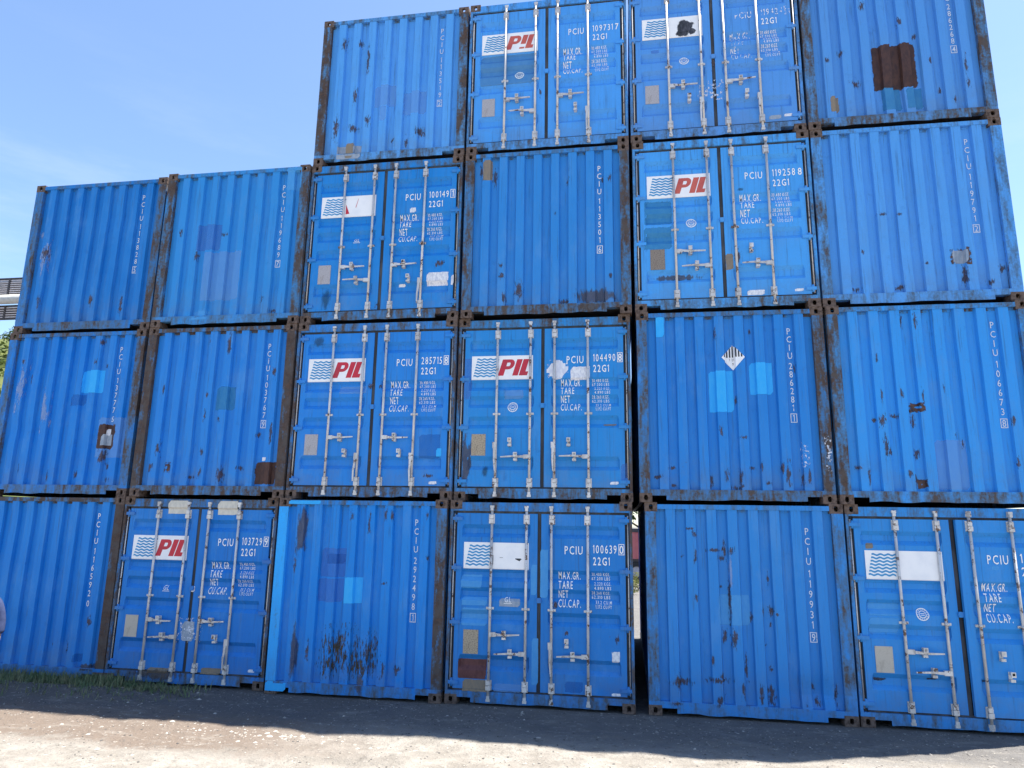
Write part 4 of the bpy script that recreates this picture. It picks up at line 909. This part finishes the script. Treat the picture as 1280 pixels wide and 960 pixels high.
for j in range(N):
    for i in range(N): bm.faces.new((g[j][i], g[j][i + 1], g[j + 1][i + 1], g[j + 1][i]))
tag(obj('hill', mesh('hill', bm, M['hill'], True, fix=False)), 'sunlit yellow green hill beyond the left end of the stack', kind='structure')
def leaf_card(bm, c, s, r):
    n = Vector((r.gauss(0, 1), r.gauss(0, 1), r.gauss(0.4, 1))).normalized(); u = n.orthogonal().normalized(); w = n.cross(u)
    a = r.uniform(0, 6.28); u, w = u * math.cos(a) + w * math.sin(a), w * math.cos(a) - u * math.sin(a)
    bm.faces.new([bm.verts.new(c + u * s * i + w * s * 0.55 * j) for i, j in ((-1, 0), (0, -0.9), (1, 0.1), (0, 0.8))])
bm = bmesh.new(); r2 = random.Random(21)
for _ in range(900):
    x, y = r2.uniform(-150, -30), r2.uniform(30, 120); z = hill_z(x, y)
    rad = r2.uniform(0.8, 2.2)
    if z < 0.3: continue
    for _k in range(26):
        d = Vector((r2.gauss(0, 1), r2.gauss(0, 1), abs(r2.gauss(0, 1)))).normalized() * rad * r2.uniform(0.55, 1)
        leaf_card(bm, Vector((x, y, z)) + d, rad * 0.28, r2)
tag(obj('hillside_scrub', mesh('hillside_scrub', bm, M['leaf_a'], fix=False)), 'yellow green scrub covering the far hillside', kind='stuff')
def tree(loc, h, rad, mat, label, seed):
    r = random.Random(seed); root = empty('tree', loc, label, 'tree', 'trees behind the stack')
    bm = bmesh.new(); tips = []
    tube(bm, [(0, 0, -0.1), (0.06 * h * 0.3, 0, h * 0.25), (0.03 * h, 0.02 * h, h * 0.55), (0.01 * h, 0.04 * h, h * 0.9)], [h * 0.030, h * 0.023, h * 0.016, h * 0.004], 8)
    for k in range(9):
        z = h * r.uniform(0.3, 0.75); a = k * 2.4 + r.uniform(-.4, .4); L = rad * r.uniform(0.6, 0.95)
        e = Vector((math.cos(a) * L, math.sin(a) * L, z + L * r.uniform(0.15, 0.7)))
        m = Vector((math.cos(a) * L * 0.5, math.sin(a) * L * 0.5, z + L * 0.25))
        tube(bm, [(0.02 * h, 0.02 * h, z), m, e], [h * 0.012, h * 0.008, h * 0.003], 6); tips += [e, (m + e) / 2]
    obj('trunk', mesh('trunk', bm, M['bark']), root)
    bm = bmesh.new()
    tips += [Vector((r.gauss(0, rad * 0.25), r.gauss(0, rad * 0.25), h * r.uniform(0.75, 0.98))) for _ in range(6)]
    for tpt in tips:
        cr = rad * r.uniform(0.26, 0.46)
        for _ in range(150):
            d = Vector((r.gauss(0, 1), r.gauss(0, 1), r.gauss(0, 0.75))).normalized() * cr * r.uniform(0.35, 1.05) ** 0.6
            leaf_card(bm, tpt + d, rad * r.uniform(0.035, 0.07), r)
    obj('crown', mesh('crown', bm, mat, fix=False), root)
    return root
tree((3.3, 31.0, -0.02), 6.2, 2.6, M['leaf_b'], 'leafy green tree behind the red hut, seen through the narrow gap', 4)
tree((-92, 84, hill_z(-92, 84)), 6.5, 3.4, M['leaf_b'], 'dark tree on the ridge of the left hill', 9)

M['redwall'] = simple('faded_red_sheet', (0.52, 0.15, 0.145), (0.44, 0.11, 0.11), 3, rough=0.6, rust=0.86)
M['tyre'] = simple('black_tyre', (0.022, 0.022, 0.024), (0.04, 0.038, 0.036), 12, rough=0.9)
M['steel_dark'] = simple('dark_steel', (0.045, 0.042, 0.048), (0.075, 0.065, 0.065), 7, rough=0.7, rust=0.82)
M['pipe'] = simple('pale_grey_pipe', (0.50, 0.50, 0.48), (0.40, 0.40, 0.38), 6, rough=0.6)
M['slat'] = simple('greyed_slats', (0.50, 0.47, 0.48), (0.38, 0.35, 0.36), 5, rough=0.8)
# red trailer standing behind the gap
tr = empty('parked_trailer', (2.3, 21.0, 0), 'faded red box trailer on black wheels, seen through the narrow gap', 'trailer')
bm = bmesh.new(); box(bm, 0, 4.2, 0, 2.2, 0.95, 2.05)
for k in range(12): box(bm, 0.1 + k * 0.35, 0.16 + k * 0.35, -0.03, 0.0, 0.98, 2.02)
obj('cargo_box', mesh('cargo_box', bm, M['redwall']), tr)
bm = bmesh.new(); box(bm, -0.05, 4.25, -0.05, 2.25, 2.05, 2.20); obj('roof', mesh('roof', bm, M['steel_dark']), tr)
bm = bmesh.new(); box(bm, -0.4, 4.2, 0.1, 2.1, 0.78, 0.95); obj('chassis', mesh('chassis', bm, M['steel_dark']), tr)
def wheel_mesh():
    bm = bmesh.new()
    for r0, y0, y1 in ((0.42, 0.0, 0.24),):
        prof = [(0.22, y0), (0.38, y0), (0.42, y0 + 0.04), (0.42, y1 - 0.04), (0.38, y1), (0.22, y1)]
        n = 24; rg = [[bm.verts.new((r * math.cos(a * 2 * math.pi / n), y, r * math.sin(a * 2 * math.pi / n))) for r, y in prof] for a in range(n)]
        for a in range(n):
            for i in range(6): bm.faces.new((rg[a][i], rg[(a + 1) % n][i], rg[(a + 1) % n][(i + 1) % 6], rg[a][(i + 1) % 6]))
    return mesh('tyre', bm, M['tyre'])
mw = wheel_mesh(); bm = bmesh.new(); tube(bm, [(0, 0.05, 0), (0, 0.19, 0)], 0.221, 20); mr = mesh('rim', bm, M['slat'])
for x in (0.45, 1.45, 2.45):
    w = obj('wheel', mw, tr, (x, 0.05, 0.42)); obj('rim', mr, w); w2 = obj('wheel', mw, tr, (x, 1.9, 0.42)); obj('rim', mr, w2)
M['shrub'] = leafy('dry_shrub_leaves', (0.20, 0.20, 0.06), (0.12, 0.14, 0.04), 0.35, 4)
for i, (x, y, s) in enumerate(((2.52, 15.6, 0.34), (2.75, 17.4, 0.42))):
    bm = bmesh.new(); r3 = random.Random(i + 5)
    for _ in range(16):
        a = r3.uniform(0, 6.28); tube(bm, [(0, 0, -0.01), (math.cos(a) * s * 0.5, math.sin(a) * s * 0.5, s * r3.uniform(0.8, 1.5))], [0.006, 0.002], 4)
    root = empty('shrub', (x, y, 0), ('low yellow green shrub just behind the narrow gap', 'larger yellow green shrub farther behind the narrow gap')[i], 'shrub', 'shrubs behind the stack')
    obj('stems', mesh('stems', bm, M['bark']), root); bm = bmesh.new()
    for _ in range(330):
        leaf_card(bm, Vector((r3.gauss(0, s * 0.35), r3.gauss(0, s * 0.35), s * r3.uniform(0.2, 1.5))), 0.035, r3)
    obj('foliage', mesh('foliage', bm, M['shrub'], fix=False), root)

# slatted steel gantry passing behind the left end of the stack
GX, GY = -28.0, 22.0
ga = empty('steel_gantry', (GX, GY, 0), 'dark slatted steel gantry with a pale pipe along it, left of the stack', 'gantry')
bm = bmesh.new(); tube(bm, [(-22, -0.25, 13.84), (3.5, -0.25, 13.84)], 0.26, 14); obj('pipe', mesh('pipe', bm, M['pipe']), ga)
for z0, z1, n in ((14.14, 15.10, 8), (12.86, 13.52, 5)):
    bm = bmesh.new(); box(bm, -22, 3.5, 0.0, 0.10, z0 - 0.08, z0); box(bm, -22, 3.5, 0.0, 0.10, z1, z1 + 0.08); box(bm, -22, 3.5, 0.30, 0.34, z0, z1)
    for k in range(30): box(bm, -22 + k * 0.86, -21.9 + k * 0.86, -0.02, 0.12, z0 - 0.06, z1 + 0.06)
    obj('frame', mesh('frame', bm, M['steel_dark']), ga)
    bm = bmesh.new(); box(bm, -22, 3.5, 0.02, 0.06, -0.03, 0.03)
    me = mesh('slat', bm, M['slat'])
    for k in range(n): obj('slat', me, ga, (0, 0, z0 + (k + 0.5) * (z1 - z0) / n))
    bm = bmesh.new(); box(bm, -0.05, 0.05, -0.06, -0.022, z0 - 0.07, z1 + 0.07); me = mesh('upright', bm, M['slat'])
    for k in range(13): obj('upright', me, ga, (-21.0 + k * 1.9, 0, 0))
for x in (-20, -8, 2.5):
    bm = bmesh.new(); box(bm, x - 0.2, x + 0.2, 0.4, 0.8, -0.02, 15.2); box(bm, x - 0.15, x + 0.15, -0.2, 0.4, 13.55, 13.60); box(bm, x - 0.1, x + 0.1, 0.1, 0.4, 15.12, 15.18); obj('support_post', mesh('support_post', bm, M['steel_dark']), ga)

# ------------------------------------------------------------------ person standing at the left
def skin(name, pts, edges, mat, parent, sub=2):
    """one continuous skinned body: pts is a list of (x, y, z, radius x, radius y)"""
    me = bpy.data.meshes.new(name); me.from_pydata([p[:3] for p in pts], edges, [])
    o = obj(name, me, parent); me.materials.append(mat)
    o.modifiers.new('skin', 'SKIN').use_smooth_shade = True
    for i, p in enumerate(pts):
        me.skin_vertices[0].data[i].radius = (p[3], p[4] if len(p) > 4 else p[3]); me.skin_vertices[0].data[i].use_root = (i == 0)
    s = o.modifiers.new('subdivision', 'SUBSURF'); s.levels = sub; s.render_levels = sub
    return o
def cloth(name, a, b, sc=25):
    return simple(name, a, b, sc, rough=0.9, bump=0.25, spec=0.1)
M['skin'] = simple('skin', (0.42, 0.235, 0.165), (0.36, 0.19, 0.13), 20, rough=0.55)
M['shirt'] = cloth('grey_blue_cotton', (0.042, 0.056, 0.120), (0.032, 0.044, 0.098))
M['trousers'] = cloth('dark_cotton', (0.030, 0.033, 0.045), (0.045, 0.047, 0.06))
M['shoe'] = simple('dark_shoe_leather', (0.022, 0.020, 0.020), (0.035, 0.03, 0.03), 9, rough=0.6)
M['hair'] = simple('black_hair', (0.012, 0.010, 0.010), (0.025, 0.02, 0.018), 60, rough=0.6, stretch=(1, 1, 0.2))
M['eye'] = simple('eye_white', (0.7, 0.7, 0.68), (0.65, 0.64, 0.62), 5, rough=0.2)
pe = empty('person', (-5.505, -1.60, 0), 'person in a grey blue shirt with loose sleeves standing at the left edge', 'person', rz=R(6)); pe.scale = (0.95, 0.95, 0.95)
P_, E_ = [], []
def add(p, link=None):
    P_.append(p)
    if link is not None: E_.append((link, len(P_) - 1))
    return len(P_) - 1
pel = add((0, 0, 0.90, 0.125, 0.085)); wa = add((0, 0, 1.05, 0.105, 0.075), pel); chst = add((0, 0.0, 1.24, 0.115, 0.075), wa)
nb = add((0, 0.01, 1.385, 0.055, 0.055), chst); nk = add((-0.012, 0.0, 1.45, 0.052, 0.055), nb)
hd = add((-0.040, -0.012, 1.525, 0.068, 0.084), nk); h2 = add((-0.060, -0.008, 1.60, 0.074, 0.092), hd); add((-0.070, 0.0, 1.655, 0.050, 0.066), h2)
for s in (-1, 1):
    hip = add((s * 0.095, 0, 0.82, 0.082), pel); kn = add((s * 0.165, -0.015, 0.46, 0.056), hip); cf = add((s * 0.195, 0.012, 0.32, 0.052), kn); an = add((s * 0.255, 0.02, 0.085, 0.036), cf)
    ft = add((s * 0.27, -0.06, 0.045, 0.036, 0.030), an); add((s * 0.285, -0.145, 0.032, 0.034, 0.022), ft)
    sh = add((s * 0.160, 0.0, 1.325, 0.042), chst); el = add((s * 0.245, 0.02, 1.05, 0.042), sh); wr = add((s * 0.280, -0.035, 0.80, 0.026, 0.030), el)
    pa = add((s * 0.286, -0.045, 0.745, 0.019, 0.038), wr); pk = add((s * 0.287, -0.050, 0.700, 0.017, 0.040), pa)
    for k, (dy, ln) in enumerate(((-0.030, 0.070), (-0.010, 0.080), (0.010, 0.074), (0.028, 0.058))):
        k1 = add((s * 0.286, -0.050 + dy, 0.690, 0.0095), pk); k2 = add((s * 0.280, -0.052 + dy * 1.1, 0.690 - ln * 0.5, 0.0088), k1); add((s * 0.268, -0.054 + dy * 1.1, 0.690 - ln, 0.0075), k2)
    t1 = add((s * 0.277, -0.085, 0.740, 0.011), pa); t2 = add((s * 0.269, -0.098, 0.710, 0.0095), t1); add((s * 0.265, -0.102, 0.683, 0.008), t2)
body = skin('body', P_, E_, M['skin'], pe)
skin('shirt', [(0, 0, 1.08, 0.172, 0.122), (0, 0, 0.93, 0.174, 0.126), (0, 0, 0.80, 0.176, 0.128), (0, 0, 1.24, 0.165, 0.122), (0, 0.005, 1.345, 0.105, 0.090), (0, 0.008, 1.405, 0.066, 0.066),
               (-0.165, 0.005, 1.315, 0.066, 0.070), (-0.212, 0.010, 1.20, 0.066, 0.070), (-0.245, 0.015, 1.06, 0.064, 0.068), (-0.272, -0.02, 0.90, 0.060, 0.064),
               (0.165, 0.005, 1.315, 0.066, 0.070), (0.212, 0.010, 1.20, 0.066, 0.070), (0.245, 0.015, 1.06, 0.064, 0.068), (0.272, -0.02, 0.90, 0.060, 0.064)],
     [(0, 1), (1, 2), (0, 3), (3, 4), (4, 5), (4, 6), (6, 7), (7, 8), (8, 9), (4, 10), (10, 11), (11, 12), (12, 13)], M['shirt'], pe)
skin('trousers', [(0, 0, 0.90, 0.158, 0.112), (-0.10, 0, 0.80, 0.098, 0.100), (-0.165, -0.012, 0.46, 0.076, 0.078), (-0.248, 0.016, 0.09, 0.062, 0.066), (0.10, 0, 0.80, 0.098, 0.100), (0.165, -0.012, 0.46, 0.076, 0.078), (0.248, 0.016, 0.09, 0.062, 0.066)],
     [(0, 1), (1, 2), (2, 3), (0, 4), (4, 5), (5, 6)], M['trousers'], pe)
for s in (-1, 1):
    skin('shoe', [(s * 0.255, 0.045, 0.045, 0.044, 0.044), (s * 0.27, -0.05, 0.045, 0.046, 0.042), (s * 0.288, -0.155, 0.032, 0.044, 0.028)], [(0, 1), (1, 2)], M['shoe'], pe)
    bm = bmesh.new(); bmesh.ops.create_icosphere(bm, subdivisions=2, radius=0.0125); obj('eye', mesh('eye', bm, M['eye'], True), body, (s * 0.031 - 0.050, -0.082, 1.565))
    bm = bmesh.new(); bmesh.ops.create_icosphere(bm, subdivisions=1, radius=0.006); obj('pupil', mesh('pupil', bm, M['hair'], True), body, (s * 0.031 - 0.050, -0.0915, 1.565))
    skin('ear', [(s * 0.070 - 0.043, 0.0, 1.535, 0.010, 0.008), (s * 0.077 - 0.050, 0.006, 1.560, 0.016, 0.008), (s * 0.074 - 0.056, 0.002, 1.585, 0.012, 0.008)], [(0, 1), (1, 2)], M['skin'], body)
    bm = bmesh.new(); tube(bm, [(s * 0.014 - 0.056, -0.089, 1.588), (s * 0.032 - 0.056, -0.088, 1.593), (s * 0.047 - 0.056, -0.076, 1.587)], 0.004, 6); obj('eyebrow', mesh('eyebrow', bm, M['hair']), body)
skin('nose', [(-0.051, -0.088, 1.568, 0.008), (-0.045, -0.101, 1.542, 0.011), (-0.042, -0.100, 1.530, 0.014, 0.009)], [(0, 1), (1, 2)], M['skin'], body)
M['lip'] = simple('lips', (0.36, 0.13, 0.11), (0.32, 0.11, 0.10), 20, rough=0.5)
bm = bmesh.new(); tube(bm, [(-0.058, -0.080, 1.500), (-0.034, -0.090, 1.501), (-0.010, -0.080, 1.500)], [0.003, 0.007, 0.003], 8); obj('mouth', mesh('mouth', bm, M['lip']), body)
bm = bmesh.new(); bmesh.ops.create_uvsphere(bm, u_segments=28, v_segments=18, radius=1.0)
for v in bm.verts:
    n = v.co.copy(); k = 1.0 + 0.025 * math.sin(n.x * 17 + n.z * 11) * math.sin(n.y * 13)
    low = -0.95 if n.y > 0.25 else (0.18 if n.y < -0.55 else -0.25)
    z = max(n.z, low)
    s = math.sqrt(max(0.0, 1 - z * z)) / max(1e-6, math.hypot(n.x, n.y)) if n.z < low else 1.0
    v.co = Vector((-0.056 + n.x * s * 0.081 * k, 0.014 + n.y * s * 0.101 * k, 1.598 + z * 0.098 * k))
bmesh.ops.remove_doubles(bm, verts=bm.verts, dist=0.0005)
obj('hair', mesh('hair', bm, M['hair'], True), pe)
